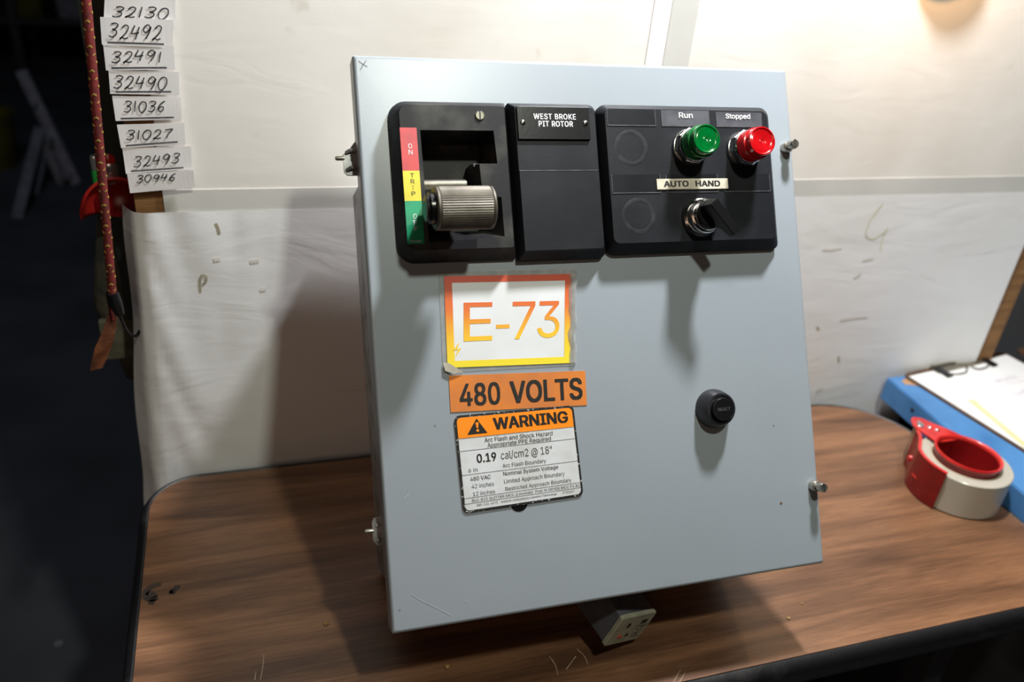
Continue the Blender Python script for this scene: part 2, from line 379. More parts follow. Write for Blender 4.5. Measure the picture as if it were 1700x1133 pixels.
def ribbon(bm, pts, w, off):
    """flat stroke in a plane: pts 3-D, off = normal of the plane"""
    pts = [Vector(p) for p in pts]; L = []
    for i, p in enumerate(pts):
        d = (pts[min(i + 1, len(pts) - 1)] - pts[max(i - 1, 0)]).normalized(); s = d.cross(off).normalized() * w / 2
        L.append((bm.verts.new(p + s), bm.verts.new(p - s)))
    for a, b in zip(L, L[1:]): bm.faces.new((a[0], b[0], b[1], a[1]))
def spline(pts, n=6):
    out = []
    P = [pts[0]] + list(pts) + [pts[-1]]
    for i in range(1, len(P) - 2):
        for k in range(n):
            t = k / n
            out.append(tuple(0.5 * (2 * P[i][j] + (P[i + 1][j] - P[i - 1][j]) * t + (2 * P[i - 1][j] - 5 * P[i][j] + 4 * P[i + 1][j] - P[i + 2][j]) * t * t + (3 * P[i][j] - P[i - 1][j] - 3 * P[i + 1][j] + P[i + 2][j]) * t ** 3) for j in range(len(pts[0]))))
    out.append(tuple(pts[-1])); return out
def ray(px, py):
    c = Vector((px - CX, py - CY, F)); return Vector((AX.dot(c), AY.dot(c), AZ.dot(c)))
def on_plane(px, py, axis, val):
    """point of the world plane (axis = val) that photograph pixel shows: used to measure real sizes off the photograph"""
    r = ray(px, py); return CAM + r * ((val - CAM[axis]) / r[axis])

# ------------------------------------------------------------------ the workshop shell
struct('floor', box(-6, 6, -3, 9, -0.1, 0), concrete)
struct('wall_back', box(-6, 6, 9, 9.1, 0, 3.6), black_stuff)
struct('wall_left', box(-6.1, -6, -3, 9.1, 0, 3.6), black_stuff)
struct('wall_right', box(6, 6.1, -3, 9.1, 0, 3.6), black_stuff)
struct('wall_front', box(-6, 6, -3.1, -3, 0, 3.6), black_stuff)
struct('ceiling', box(-6, 6, -3, 9.1, 3.6, 3.7), black_stuff)

# ------------------------------------------------------------------ work table
YW = 0.827                      # front face of the backdrop board
tb = thing('work_table', 'low table with walnut laminate top and black vinyl edge, under the grey unit', 'table', (0.38, 0.61, 0))
tx0, tx1, ty0, ty1 = -0.115, 0.861, 0.420, 0.800
def tlocal(pts): return [(x - 0.38, y - 0.61) for x, y in pts]
ol = tlocal(rounded(tx0, tx1, ty0, ty1, [0.03, 0.05, 0.105, 0.050], 10))
link('tabletop', loft([(ol, TZ - 0.030), (ol, TZ)]), wood_m, tb)
def offs(o, d):
    out = []; n = len(o)
    for i in range(n):
        a = Vector(o[i - 1]); b = Vector(o[(i + 1) % n]); t = (b - a).normalized(); out.append((o[i][0] + t.y * d, o[i][1] - t.x * d))
    return out
prof = [(0.0004, TZ - 0.0004), (0.002, TZ + 0.0008), (0.006, TZ - 0.001), (0.0095, TZ - 0.006), (0.011, TZ - 0.014), (0.010, TZ - 0.024), (0.007, TZ - 0.031), (0.0004, TZ - 0.034)]
bm = bmesh.new(); loft([(offs(ol, d), z) for d, z in prof], False, False, bm)
link('edge_moulding', bm, moulding, tb, True, 60)
link('apron', box(-0.42, 0.42, -0.150, 0.150, TZ - 0.075, TZ - 0.030), dark_steel, tb)
for sx in (-1, 1):
    for sy in (-1, 1):
        bm = bmesh.new(); x, y = sx * 0.36, sy * 0.13
        add_box(bm, x - 0.015, x + 0.015, y - 0.015, y + 0.015, 0.0, TZ - 0.030, 0.003); link('leg', bm, black_stuff, tb)
# wear on the laminate
def table_mark(name, strokes, w, m, label=None):
    for st in strokes:
        bm = bmesh.new()
        P = [on_plane(x, y, 2, TZ + 0.0003) - Vector((0.38, 0.61, 0)) for x, y in spline(st, 4)]
        ribbon(bm, P, w, Vector((0, 0, 1)))
        o = link(name, bm, m, tb)
        if label: o['label'] = label
scr = mat('pale_scratch', (0.42, 0.33, 0.26), 0.5, c2=(0.3, 0.2, 0.15), scale=200)
table_mark('scratch', [[(438, 1088), (436, 1110), (432, 1130)], [(425, 1115), (423, 1130)]], 0.0007, scr, 'pale scratches near the front left of the tabletop')
table_mark('scratch', [[(912, 1090), (922, 1105), (926, 1122)], [(958, 1078), (970, 1090), (976, 1104)], [(940, 1112), (956, 1090)], [(1118, 1133), (1130, 1112)], [(1128, 1133), (1137, 1118)]], 0.0006, scr, 'fine scratches under the grey door')
smudge = mat('dark_smudge', (0.030, 0.020, 0.016), 0.6, c2=(0.06, 0.036, 0.025), scale=90)
table_mark('ink_smudge', [[(268, 970), (258, 972), (244, 980), (241, 990), (250, 996), (262, 992)], [(244, 984), (256, 990), (250, 1004)], [(284, 986), (292, 978), (296, 972)], [(280, 984), (290, 982)]], 0.0058, smudge, 'dark ink smudge near the left edge')
crumb_m = mat('wood_crumb', (0.32, 0.2, 0.06), 0.8, c2=(0.2, 0.12, 0.05), scale=200)
def blob(c, r, m, name, parent=None, sc=(1, 1, 0.6), sub=2, seed=0, amp=0.2):
    bm = bmesh.new(); bmesh.ops.create_icosphere(bm, subdivisions=sub, radius=1); rnd = random.Random(seed)
    for v in bm.verts:
        k = 1 + rnd.uniform(-amp, amp); v.co = Vector((v.co.x * sc[0] * r * k, v.co.y * sc[1] * r * k, v.co.z * sc[2] * r * k)) + Vector(c)
    return link(name, bm, m, parent, True, 80)
for i, (px, py, r) in enumerate(((541, 1037, 0.0022), (742, 1109, 0.0024), (506, 978, 0.0010), (1309, 1028, 0.0018), (1331, 1003, 0.0012))):
    p = on_plane(px, py, 2, TZ)
    o = blob((0, 0, r * 0.45), r, crumb_m, 'wood_crumb', seed=i); o.location = p
    tag(o, ['tan crumb on the tabletop left of the grey unit, nearest the black left edge shadow', 'pale crumb on the tabletop in front of the grey door bottom left corner', 'tiny speck on the tabletop left of the grey unit',
            'tan crumb on the tabletop in the shadow right of the cream plug', 'pale speck on the sunny tabletop right of the crumb'][i], 'crumb')

# ------------------------------------------------------------------ backdrop board behind the table
bd = thing('backdrop_board', 'tall white paper covered board standing behind the walnut table', 'board', (0.49, YW + 0.03, 0))
BX, BY = 0.49, YW + 0.03
def wl(px, py, d=0.0):
    p = on_plane(px, py, 1, YW - d); return Vector((p.x - BX, YW - d - BY, p.z))
xl, xr = -0.096, 1.098
o = link('cardboard_core', box(xl - BX, xr - BX, 0.0 - 0.0285, 0.03, 0.0, 2.2), cardboard, bd)
ztop = TZ + 0.615 - 0.287; zpap = TZ + 0.615 - 0.309
def sheet(name, x0, x1, z0, z1, d, m, th=0.0012, label=None):
    o = link(name, box(x0 - BX, x1 - BX, YW - d - BY, YW - d + th - BY, z0, z1), m, bd)
    if label: o['label'] = label
    return o
sheet('white_sheet', -0.070, 0.436, ztop - 0.03, 2.2, 0.0, board_m)
sheet('white_sheet', 0.441, 1.066, ztop - 0.03, 2.2, 0.0, board_m)
sheet('clear_tape_strip', -0.070, 1.068, zpap - 0.01, ztop, 0.0008, tape_grey, 0.0006, 'greyish clear tape band across the sheets')
sheet('clear_tape_strip', 0.421, 0.441, ztop, 2.19, 0.0009, tag_paper, 0.0006, 'narrow clear tape on the vertical seam')
sheet('clear_tape_strip', 0.442, 0.473, ztop, 2.19, 0.0008, tape_grey, 0.0006, 'wider grey tape beside the vertical seam')
# lower paper: wraps round the left end of the board, wrinkled near the fold
bm = bmesh.new(); nx, nz = 150, 46; rows = []
rnd = random.Random(3)
def wrinkle(s, z):
    k = math.exp(-((s - 0.05) / 0.06) ** 2)
    return 0.0006 * math.sin(38 * z + 9 * math.sin(s * 22)) * k + 0.0006 * math.sin(21 * z + s * 40) * k + 0.0004 * math.sin(s * 19 + 7 * z) * math.sin(z * 23 + 3 * s)
for j in range(nz + 1):
    z = zpap - (zpap - 0.30) * (j / nz); row = []
    for i in range(nx + 1):
        s = -0.034 + (1.060 + 0.110 + 0.034) * (i / nx) ** 1.5     # distance along the paper from the fold
        tz_ = min(1.2, (zpap - z) / (zpap - TZ)); xf = -0.0978 - 0.0145 * tz_
        k = max(0.0, min(1.0, (0.20 - s) / 0.20)); x = (xf + s if s > 0 else xf + (0.32 + 0.22 * tz_) * s) if s < 0.20 else s - 0.1055 + 0.0
        if 0 < s < 0.20: x = (xf + s) * k + (s - 0.1055) * (1 - k)
        wv = wrinkle(s, z)
        y = YW - 0.0018 - abs(wv) * 1.5 + (0.75 * -s if s < 0 else 0) + 0.0025 * math.exp(-(s / 0.006) ** 2)
        if s < 0: x -= 0.0022 * math.sin(z * 31 + 1) * (-s / 0.04); y += 0.0015 * math.sin(z * 47)* (-s / 0.04)
        if x > 1.062 + 0.03 * max(0, (zpap - z) / 0.3): x = 1.062 + 0.03 * max(0, (zpap - z) / 0.3)
        row.append(bm.verts.new((x - BX, y - BY, z)))
    rows.append(row)
for a, b in zip(rows, rows[1:]):
    for i in range(nx):
        try: bm.faces.new((b[i], b[i + 1], a[i + 1], a[i]))
        except ValueError: pass
bmesh.ops.remove_doubles(bm, verts=bm.verts, dist=1e-6)
o = link('wrapping_paper', bm, wrap_m, bd, True, 70); o['label'] = 'wrinkled white paper wrapped round the left end'
# paper crease lines, torn spots and pen marks on the board
tan = mat('torn_paper', (0.42, 0.38, 0.28), 0.8, c2=(0.28, 0.25, 0.17), scale=90)
yel = mat('yellow_crayon', (0.62, 0.60, 0.36), 0.7, c2=(0.60, 0.60, 0.45), scale=50)
grime = mat('grey_grime', (0.75, 0.735, 0.70), 0.8, c2=(0.70, 0.68, 0.64), scale=60)
def wall_mark(name, strokes, w, m, label=None, d=0.0039):
    bm = bmesh.new()
    for st in strokes:
        P = []
        for x, y in spline(st, 4):
            q = wl(x, y, 0.002); P.append(wl(x, y, 0.0018 + abs(wrinkle(q.x + BX + 0.1030, q.z)) * 1.5 + 0.0004))
        ribbon(bm, P, w, Vector((0, 1, 0)))
    o = link(name, bm, m, bd)
    if label: o['label'] = label
wall_mark('paper_tear', [[(358, 371), (362, 380), (364, 389)]], 0.0030, tan, 'short torn slit in the paper')
wall_mark('paper_tear', [[(333, 486), (332, 472), (334, 458), (342, 460), (341, 470), (335, 472)]], 0.0022, tan, 'small torn loop in the paper')
wall_mark('paper_tear', [[(1356, 543), (1360, 548)], [(1392, 592), (1393, 602)]], 0.003, tan, 'small nicks right of the grey door')
wall_mark('crayon_mark', [[(1466, 338), (1450, 358), (1440, 378), (1438, 392), (1450, 397), (1468, 386), (1475, 378), (1466, 394), (1461, 418)]], 0.0014, yel, 'faint yellow crayon squiggle')
for st, w in (([(1366, 414), (1380, 415), (1398, 412)], .003), ([(1432, 433), (1450, 429)], .0035), ([(1418, 462), (1430, 454)], .0045), ([(1395, 532), (1420, 528), (1440, 527)], .0035), ([(1355, 650), (1366, 645)], .005), ([(560, 649), (606, 648)], .002), ([(355, 432), (366, 430)], .004), ([(415, 436), (430, 433)], .004), ([(432, 482), (442, 480)], .004)):
    wall_mark('grime_spot', [st], w, grime)
# number tags, each a taped strip with handwritten digits
DIG = {'0': [[(.5, 0), (.15, .15), (0, .55), (.2, .95), (.6, 1), (.95, .6), (.85, .15), (.5, 0)]],
       '1': [[(.62, 0), (.38, 1)]],
       '2': [[(.1, .22), (.4, 0), (.8, .1), (.75, .45), (.35, .8), (.05, 1), (.3, .88), (.6, .98), (1, .88)]],
       '3': [[(.1, .08), (.5, 0), (.9, .12), (.7, .38), (.35, .46), (.8, .55), (.85, .82), (.45, 1), (0, .92)]],
       '4': [[(.25, 0), (.05, .5), (.1, .6), (.9, .5)], [(.8, .1), (.62, 1)]],
       '6': [[(.8, 0), (.3, .3), (.08, .7), (.3, 1), (.7, .92), (.75, .62), (.4, .55), (.12, .75)]],
       '7': [[(.05, .08), (.5, .04), (.95, .02), (.6, .45), (.42, 1)]],
       '9': [[(.85, .2), (.5, 0), (.12, .2), (.2, .5), (.6, .48), (.88, .15), (.8, .6), (.55, 1)]]}
tags = [('32130', [(174, -6), (291, -2), (291, 42), (172, 34)], (0.11, .92, .30, .85), 0),
        ('32492', [(166, 28), (288, 33), (286, 81), (169, 74)], (.10, .86, .16, .78), 1),
        ('32491', [(171, 73), (288, 75), (291, 116), (176, 117)], (.09, .84, .18, .72), 1),
        ('32490', [(180, 117), (297, 119), (298, 158), (183, 156)], (.05, .84, .16, .82), 1),
        ('31036', [(186, 159), (300, 161), (302, 198), (192, 201)], (.14, .78, .16, .72), 1),
        ('31027', [(194, 207), (306, 204), (308, 240), (201, 246)], (.10, .82, .18, .70), 1),
        ('32493', [(203, 246), (317, 243), (318, 281), (209, 289)], (.13, .84, .25, .78), 1),
        ('30946', [(211, 289), (321, 283), (323, 311), (216, 321)], (.12, .74, .05, .56), 0)]
for k, (num, q, (a, b, c, d), ul) in enumerate(tags):
    dep = 0.0030 + 0.0006 * ((k * 3) % 4) + (0.003 if k == 7 else 0)
    bm = bmesh.new(); n = 14; top = []; bot = []
    for layer in (0.0, 0.0005):
        rowt = []; rowb = []
        for i in range(n + 1):
            s = i / n; w = 0.0002 * math.sin(s * 6 + k)
            p = quad_map(q, s, 0); r = quad_map(q, s, 1)
            rowt.append(bm.verts.new(wl(p[0], p[1], dep + layer + w + 0.0005))); rowb.append(bm.verts.new(wl(r[0], r[1], dep + layer - w * 0.5)))
        top.append(rowt); bot.append(rowb)
    for i in range(n):
        bm.faces.new((top[1][i], bot[1][i], bot[1][i + 1], top[1][i + 1])); bm.faces.new((top[0][i], top[0][i + 1], bot[0][i + 1], bot[0][i]))
        bm.faces.new((top[0][i], top[1][i], top[1][i + 1], top[0][i + 1])); bm.faces.new((bot[0][i], bot[0][i + 1], bot[1][i + 1], bot[1][i]))
    for i in (0, n): bm.faces.new((top[0][i], bot[0][i], bot[1][i], top[1][i]))
    tg = link('number_tag', bm, tag_paper, bd); tg['label'] = 'white tag with handwritten number ' + num
    bm = bmesh.new(); rn = random.Random(k); c, d = c + 0.07, d - 0.05
    adv = [0.55 if ch == '1' else 1.0 for ch in num]; tot = sum(adv)
    for i, ch in enumerate(num):
        w = (b - a) / tot; x0 = a + sum(adv[:i]) * w; jt = rn.uniform(-0.04, 0.04); wd = w * (0.84 if ch != '1' else 0.42)
        for st in DIG[ch]:
            P = []
            for x, y in spline(st, 5):
                s_, t_ = x0 + (x + (1 - y) * 0.34) * wd * 0.92, c + jt + y * (d - c)
                p = quad_map(q, s_, t_); P.append(wl(p[0], p[1], dep + 0.0013))
            ribbon(bm, P, 0.0011, Vector((0, 1, 0)))
    if ul:
        P = [wl(*quad_map(q, 0.08 + 0.8 * t, 0.91 - 0.05 * t * (k % 2)), dep + 0.0013) for t in (0, .25, .5, .75, 1)]
        ribbon(bm, P, 0.0014, Vector((0, 1, 0)))
    link('handwritten_number', bm, pen_ink, tg)

# posts holding the board
for k, (x, lab) in enumerate(((-0.104, 'dark green steel post behind the left end of the white board'), (1.135, 'dark steel post behind the right end of the white board'))):
    bm = bmesh.new(); add_box(bm, -0.018, 0.018, -0.002, 0.002, 0, 2.3, 0.0008); add_box(bm, -0.018, -0.014, 0.002, 0.036, 0, 2.3, 0.0008)
    o = link('steel_post', bm, post_green, None); o.location = (x - 0.006 if k == 0 else x, YW + 0.064, 0); tag(o, lab, 'post')

# ------------------------------------------------------------------ the grey motor control unit
DO = Vector((0.08863125, 0.44796419, -0.51968236)) + CAM
RU = Vector((9.99835670e-01, -1.81264367e-02, 2.56514683e-04)).normalized()
RV = Vector((0.00916518, 0.51764935, 0.85554378)); RV = (RV - RU * RV.dot(RU)).normalized(); RW = RU.cross(RV)
DM = Matrix(((RU.x, RV.x, RW.x, DO.x), (RU.y, RV.y, RW.y, DO.y), (RU.z, RV.z, RW.z, DO.z), (0, 0, 0, 1)))
unit = thing('control_unit', 'grey steel electrical control unit leaning back on the walnut table', 'electrical unit')
unit.matrix_world = DM
def D(px, py, w=0.0):
    """door coordinates (u right, v up) of a photograph pixel on the plane w above the door"""
    r = ray(px, py); o_ = DO + RW * w; t = ((o_ - CAM).dot(RW)) / r.dot(RW); q = CAM + r * t - DO
    return (q.dot(RU), q.dot(RV))
DW, DH = 0.3975, 0.457
# door: front sheet with a cut-out for the disconnect, rounded bends, returned lips
bm = bmesh.new(); rb = 0.0032
outer = rounded(rb, DW - rb, rb, DH - rb, 0.0006, 1)
hole = [(0.030, 0.298), (0.030, 0.410), (0.116, 0.410), (0.116, 0.298)]
layers = [(rounded(0, DW, 0, DH, 0.0012, 1), -0.020), (rounded(0, DW, 0, DH, 0.0012, 1), -rb)]
for k in range(1, 6):
    a = PI / 2 * k / 5; ins = rb * (1 - math.cos(a)); layers.append((rounded(ins, DW - ins, ins, DH - ins, 0.0012, 1), -rb + rb * math.sin(a)))
loft_hole(layers, [(hole, 0.0), (hole, -0.0018)], bm)
big = [f for f in bm.faces if abs(f.calc_center_median().z + 0.0018) < 1e-5 and len(f.verts) == 4 and f.calc_area() > 0.005]
bmesh.ops.delete(bm, geom=big, context='FACES_ONLY')
door = link('door', bm, paint, unit, True, 40)
# back skin and inner lip so the door is a real folded sheet
bm = bmesh.new(); i_ = rounded(0.002, DW - 0.002, 0.002, DH - 0.002, 0.001, 1)
loft([(i_, -0.020), (i_, -0.0022)], False, False, bm); link('door_lip_inside', bm, paint, door)
# bucket
bu0, bu1, bv0, bv1, bd0 = 0.014, 0.380, 0.008, 0.382, -0.187
bm = bmesh.new()
for (a, b_, c, d, e, f) in ((bu0, bu0 + .002, bv0, bv1, bd0, -.021), (bu1 - .002, bu1, bv0, bv1, bd0, -.021), (bu0, bu1, bv0, bv0 + .002, bd0, -.021), (bu0, bu1, bv1 - .002, bv1, bd0, -.021), (bu0, bu1, bv0, bv1, bd0, bd0 + .002)):
    add_box(bm, a, b_, c, d, e, f, 0.0005)
link('bucket_housing', bm, galv, unit)
# foot of the housing that rests on the table
def hinge(v0, v1, plate, pin):
    bm = bmesh.new(); um = -0.0105
    if plate:
        loft_hole([([(0.012, v0), (0.012, v1), (0.002, v1), (-0.006, v1 - 0.010), (um, v1 - 0.013), (um, v0 + 0.003), (-0.008, v0)], -0.022), ([(0.012, v0), (0.012, v1), (0.002, v1), (-0.006, v1 - 0.010), (um, v1 - 0.013), (um, v0 + 0.003), (-0.008, v0)], -0.0195)],
                  [([( -0.0015 + 0.0042 * math.cos(t * PI / 6), (v0 + v1) / 2 - 0.001 + 0.0042 * math.sin(t * PI / 6)) for t in range(12)], -0.0195), ([( -0.0015 + 0.0042 * math.cos(t * PI / 6), (v0 + v1) / 2 - 0.001 + 0.0042 * math.sin(t * PI / 6)) for t in range(12)], -0.0215)], bm)
        for vv in (v0 + 0.006, v1 - 0.010): add_tube(bm, [(0.003, vv, -0.0185), (-0.005, vv - 0.0005, -0.0170), (-0.008, vv - 0.002, -0.0190)], 0.0016, 8)
    else:
        loft([([(0.012, v0), (-0.004, v0 + 0.001), (-0.0075, v0 + 0.005), (-0.0075, v1 - 0.003), (-0.006, v1), (0.012, v1)], -0.022), ([(0.012, v0), (-0.004, v0 + 0.001), (-0.0075, v0 + 0.005), (-0.0075, v1 - 0.003), (-0.006, v1), (0.012, v1)], -0.0195)], bm=bm)
        for vv in (v0 + 0.005, v1 - 0.006): add_lathe(bm, [(0.0022, 0), (0.0018, 0.0012), (0.0008, 0.0016)], (-0.003, vv, -0.0195), seg=12)
    h = link('hinge_bracket', bm, galv, unit, True, 30)
    link('hinge_pin', lathe([(0.0019, 0), (0.0019, 0.006), (0.0013, 0.0072)], (-0.0095 if plate else -0.0065, pin, -0.0205), (-1, 0, 0), 12), nickel, h, True, 30)
hinge(0.3655, 0.3955, True, 0.3795); hinge(0.0655, 0.0885, False, 0.0785)

# quarter-turn bolts on the right
for u, v in ((0.3893, 0.3835), (0.3915, 0.0722)):
    b = link('captive_bolt', lathe([(0.0052, 0), (0.0052, 0.0052), (0.0042, 0.0068), (0.0030, 0.0068), (0.0030, 0.0095), (0.0042, 0.0100), (0.0042, 0.0150), (0.0036, 0.0160)], (u, v, 0.0), seg=28), nickel, unit, True, 35)
    link('screw_slot', box(u - 0.0005, u + 0.0005, v - 0.0040, v + 0.0040, 0.0152, 0.01612), inner_plastic, b)

# --- disconnect operator bezel
FW = 0.018
base = rounded(0.0245, 0.1215, 0.2895, 0.4195, [0.014, 0.001, 0.001, 0.014], 6)
mid = rounded(0.0248, 0.1210, 0.2898, 0.4190, [0.014, 0.001, 0.001, 0.014], 6)
face = rounded(0.0300, 0.1170, 0.2970, 0.4128, [0.008, 0.002, 0.002, 0.008], 6)
fac2 = rounded(0.0308, 0.1164, 0.2978, 0.4120, [0.0075, 0.0018, 0.0018, 0.0075], 6)
H1 = [(0.0465, 0.3922), (0.1062, 0.3922), (0.1075, 0.3655), (0.0925, 0.3655), (0.0935, 0.3395), (0.1088, 0.3385), (0.1092, 0.3065), (0.0475, 0.3035)]
H2 = [(0.0465, 0.3900), (0.1030, 0.3900), (0.1030, 0.3700), (0.0905, 0.3700), (0.0905, 0.3360), (0.1000, 0.3360), (0.1000, 0.3150), (0.0485, 0.3150)]
bez = link('disconnect_bezel', loft_hole([(base, 0.0), (mid, 0.004), (face, FW - 0.001), (fac2, FW)], [(H1, FW), (H2, -0.004), (H2, -0.0195)]), worn_plastic, unit, True, 30)
bez['label'] = 'worn black bezel round the disconnect handle'
# notch ledge on the right of the recess
link('recess_ledge', box(0.0900, 0.1050, 0.3655, 0.3680, -0.004, 0.0080, 0.0003), pale_edge, bez)
def dtext(bm, body, u0, u1, v0, v1, w, bold=0.0, spacing=1.0):
    add_text(bm, body, lambda s, t: Vector((u0 + (u1 - u0) * s, v1 - (v1 - v0) * t, w)), bold, spacing=spacing)
def dquad(q, w):
    return lambda s, t: Vector((*quad_map(q, s, t), w))
su0, su1 = 0.0304, 0.0436
for nm, v0, v1, mm in (('red_on_strip', 0.3600, 0.3938, strip_red), ('yellow_trip_strip', 0.3364, 0.3600, strip_yellow), ('green_off_strip', 0.3026, 0.3364, strip_green)):
    s_ = link(nm, box(su0, su1, v0, v1, FW, FW + 0.0006), mm, bez)
    bm = bmesh.new()
    if 'red' in nm: L = [('O', .3775, .3812), ('N', .3727, .3764)]; im = white_ink
    elif 'yellow' in nm: L = [('T', .3547, .3580), ('R', .3500, .3533), ('I', .3452, .3485), ('P', .3404, .3437)]; im = black_ink
    else: L = [('O', .3225, .3262), ('F', .3175, .3212), ('F', .3128, .3165)]; im = white_ink
    cu_ = (su0 + su1) / 2 + 0.0006
    for ch, a, b_ in L:
        hw = 0.0015 if ch != 'I' else 0.00035
        dtext(bm, ch, cu_ - hw, cu_ + hw, a, b_, FW + 0.0008, 0.0)
    if 'green' in nm: dtext(bm, 'Reset', su0 + 0.0018, su1 - 0.0025, 0.3040, 0.3060, FW + 0.0008)
    link('strip_lettering', bm, im, s_)
sc_ = link('bezel_screw', lathe([(0.0040, 0), (0.0040, 0.0006), (0.0032, 0.0014)], (0.0955, 0.4040, FW), seg=24), arm_metal, bez, True, 30)
link('rod', lathe([(0.0040, 0), (0.0044, 0.0004), (0.0044, 0.036), (0.0038, 0.0372)], (0.0468, 0.3515, 0.004), (1, 0, 0), 24), arm_metal, bez, True, 40)
bm = bmesh.new(); add_box(bm, 0.0950, 0.0960, 0.4002, 0.4078, FW + 0.0012, FW + 0.00165); link('screw_slot', bm, inner_plastic, bez)
# handle: arm plates, core and knurled roller (axis along u)
hu, hv, hw = 0.0655, 0.3235, 0.054
hh = thing('x', '', '', (0, 0, 0)); bpy.data.objects.remove(hh)
bm = bmesh.new()
def slab(bm, pts, u0, u1):
    a = [bm.verts.new((u0, p[0], p[1])) for p in pts]; b = [bm.verts.new((u1, p[0], p[1])) for p in pts]; n = len(pts)
    bm.faces.new(a); bm.faces.new(b[::-1])
    for k in range(n): bm.faces.new((a[(k + 1) % n], a[k], b[k], b[(k + 1) % n]))
slab(bm, [(0.3460, -0.010), (0.3380, -0.012), (hv + 0.000, hw), (hv + 0.008, hw)], 0.0475, 0.0500)
slab(bm, [(0.3460, -0.010), (0.3438, -0.010), (hv + 0.006, hw - 0.006), (hv + 0.0082, hw - 0.004)], 0.0495, 0.0780)
slab(bm, [(0.3460, -0.010), (0.3380, -0.012), (hv + 0.000, hw), (hv + 0.008, hw)], 0.0775, 0.0800)
bmesh.ops.recalc_face_normals(bm, faces=bm.faces)
arm = link('handle_arm', bm, arm_metal, unit); arm['label'] = 'worn metal arm of the disconnect handle'
N = 110; bm = bmesh.new(); u0, u1 = 0.0455, 0.0905; R0 = 0.0163; rings = []
for (uu, rr, kn) in ((u0, 0.0128, 0), (u0, 0.0150, 0), (u0 + 0.0010, R0, 0), (u0 + 0.0022, R0, 0), (u0 + 0.0028, R0 - 0.0005, 0), (u0 + 0.0034, R0, 1), (u1 - 0.0034, R0, 1), (u1 - 0.0028, R0 - 0.0005, 0), (u1 - 0.0020, R0, 0), (u1 - 0.0008, R0 - 0.0003, 0), (u1, R0 - 0.0016, 0), (u1, 0.010, 0)):
    rings.append([bm.verts.new((uu, hv + math.cos(2 * PI * k / N) * (rr - (0.00045 if kn and k % 2 else 0)), hw + math.sin(2 * PI * k / N) * (rr - (0.00045 if kn and k % 2 else 0)))) for k in range(N)])
for a, b in zip(rings, rings[1:]):
    for k in range(N): bm.faces.new((a[k], a[(k + 1) % N], b[(k + 1) % N], b[k]))
bm.faces.new(rings[-1]); bm.faces.new(rings[0][::-1])
bmesh.ops.recalc_face_normals(bm, faces=bm.faces)
rl = link('knurled_roller', bm, knurl, arm, True, 18); rl['label'] = 'finely ribbed metal grip'
link('roller_core', lathe([(0.0118, 0.0), (0.0118, 0.0035), (0.0100, 0.0048), (0.0098, 0.0062), (0.0085, 0.0068)], (u0, hv, hw), (-1, 0, 0), 32), gloss_black, arm, True, 30)

# --- blank cover beside it, with the engraved name plate
base = rounded(0.1228, 0.2005, 0.2878, 0.4185, [0.001, 0.006, 0.007, 0.001], 5)
face = rounded(0.1262, 0.1960, 0.2940, 0.4130, [0.001, 0.004, 0.004, 0.001], 5)
cov = link('blank_cover', loft([(base, 0.0), (base, 0.006), (face, 0.0150)]), plastic, unit, True, 30)
lo_ = link('cover_panel', loft([(rounded(0.1262, 0.1950, 0.2946, 0.3604, [0.001, 0.004, 0.0005, 0.0005], 5), 0.0148), (rounded(0.1264, 0.1948, 0.2948, 0.3602, [0.001, 0.004, 0.0005, 0.0005], 5), 0.0158)]), plastic, cov)
link('panel_edge', box(0.1264, 0.1948, 0.3599, 0.3605, 0.0152, 0.01605), pale_edge, cov)
pl = link('name_plate', box(0.1272, 0.1900, 0.3856, 0.4126, 0.0152, 0.0175, 0.0003), gloss_black, cov)
bm = bmesh.new(); dtext(bm, 'WEST BROKE', 0.1412, 0.1778, 0.4022, 0.4066, 0.0177, 0.018, 1.1); dtext(bm, 'PIT ROTOR', 0.1452, 0.1748, 0.3962, 0.4006, 0.0177, 0.022, 1.1)
link('engraved_lettering', bm, white_ink, pl)
for u in (0.1316, 0.1862):
    s_ = link('plate_screw', lathe([(0.0023, 0), (0.0022, 0.0006), (0.0012, 0.0015)], (u, 0.3992, 0.0175), seg=18), chrome, cov, True, 60)

# --- device plate with pilot lights and selector
FD = 0.016
base = rounded(0.2010, 0.3705, 0.2900, 0.4190, [0.010, 0.006, 0.009, 0.010], 6)
face = rounded(0.2042, 0.3625, 0.2975, 0.4132, [0.006, 0.006, 0.007, 0.006], 6)
fac2 = rounded(0.2050, 0.3617, 0.2983, 0.4124, [0.0055, 0.0055, 0.0065, 0.0055], 6)
dp = link('device_plate', loft([(base, 0.0), (base, 0.005), (face, FD - 0.001), (fac2, FD)]), plastic, unit, True, 30)
dp['label'] = 'black device plate with two pilot lights and a selector'
def pocket(u0, u1, v0, v1, m, parent=dp, nm='legend_insert'):
    p = link(nm, loft([(rounded(u0, u1, v0, v1, 0.001, 2), FD - 0.0005), (rounded(u0, u1, v0, v1, 0.001, 2), FD + 0.0003)]), m, parent)
    bm = bmesh.new(); t = 0.00045
    add_box(bm, u0 - t, u1 + t, v0 - 0.0007, v0, FD, FD + 0.0006); add_box(bm, u1, u1 + t, v0, v1, FD, FD + 0.0005); add_box(bm, u0 - t, u0, v0, v1, FD, FD + 0.0005)
    link('insert_edge', bm, pale_edge, p); return p
pocket(0.2070, 0.2510, 0.3985, 0.4118, pocket_mat)
p1 = pocket(0.2575, 0.3030, 0.3985, 0.4118, pocket_grey); p2 = pocket(0.3105, 0.3555, 0.3985, 0.4110, pocket_grey)
bm = bmesh.new(); dtext(bm, 'Run', 0.2738, 0.2868, 0.4052, 0.4098, FD + 0.0009, 0.014); link('legend_lettering', bm, white_ink, p1)
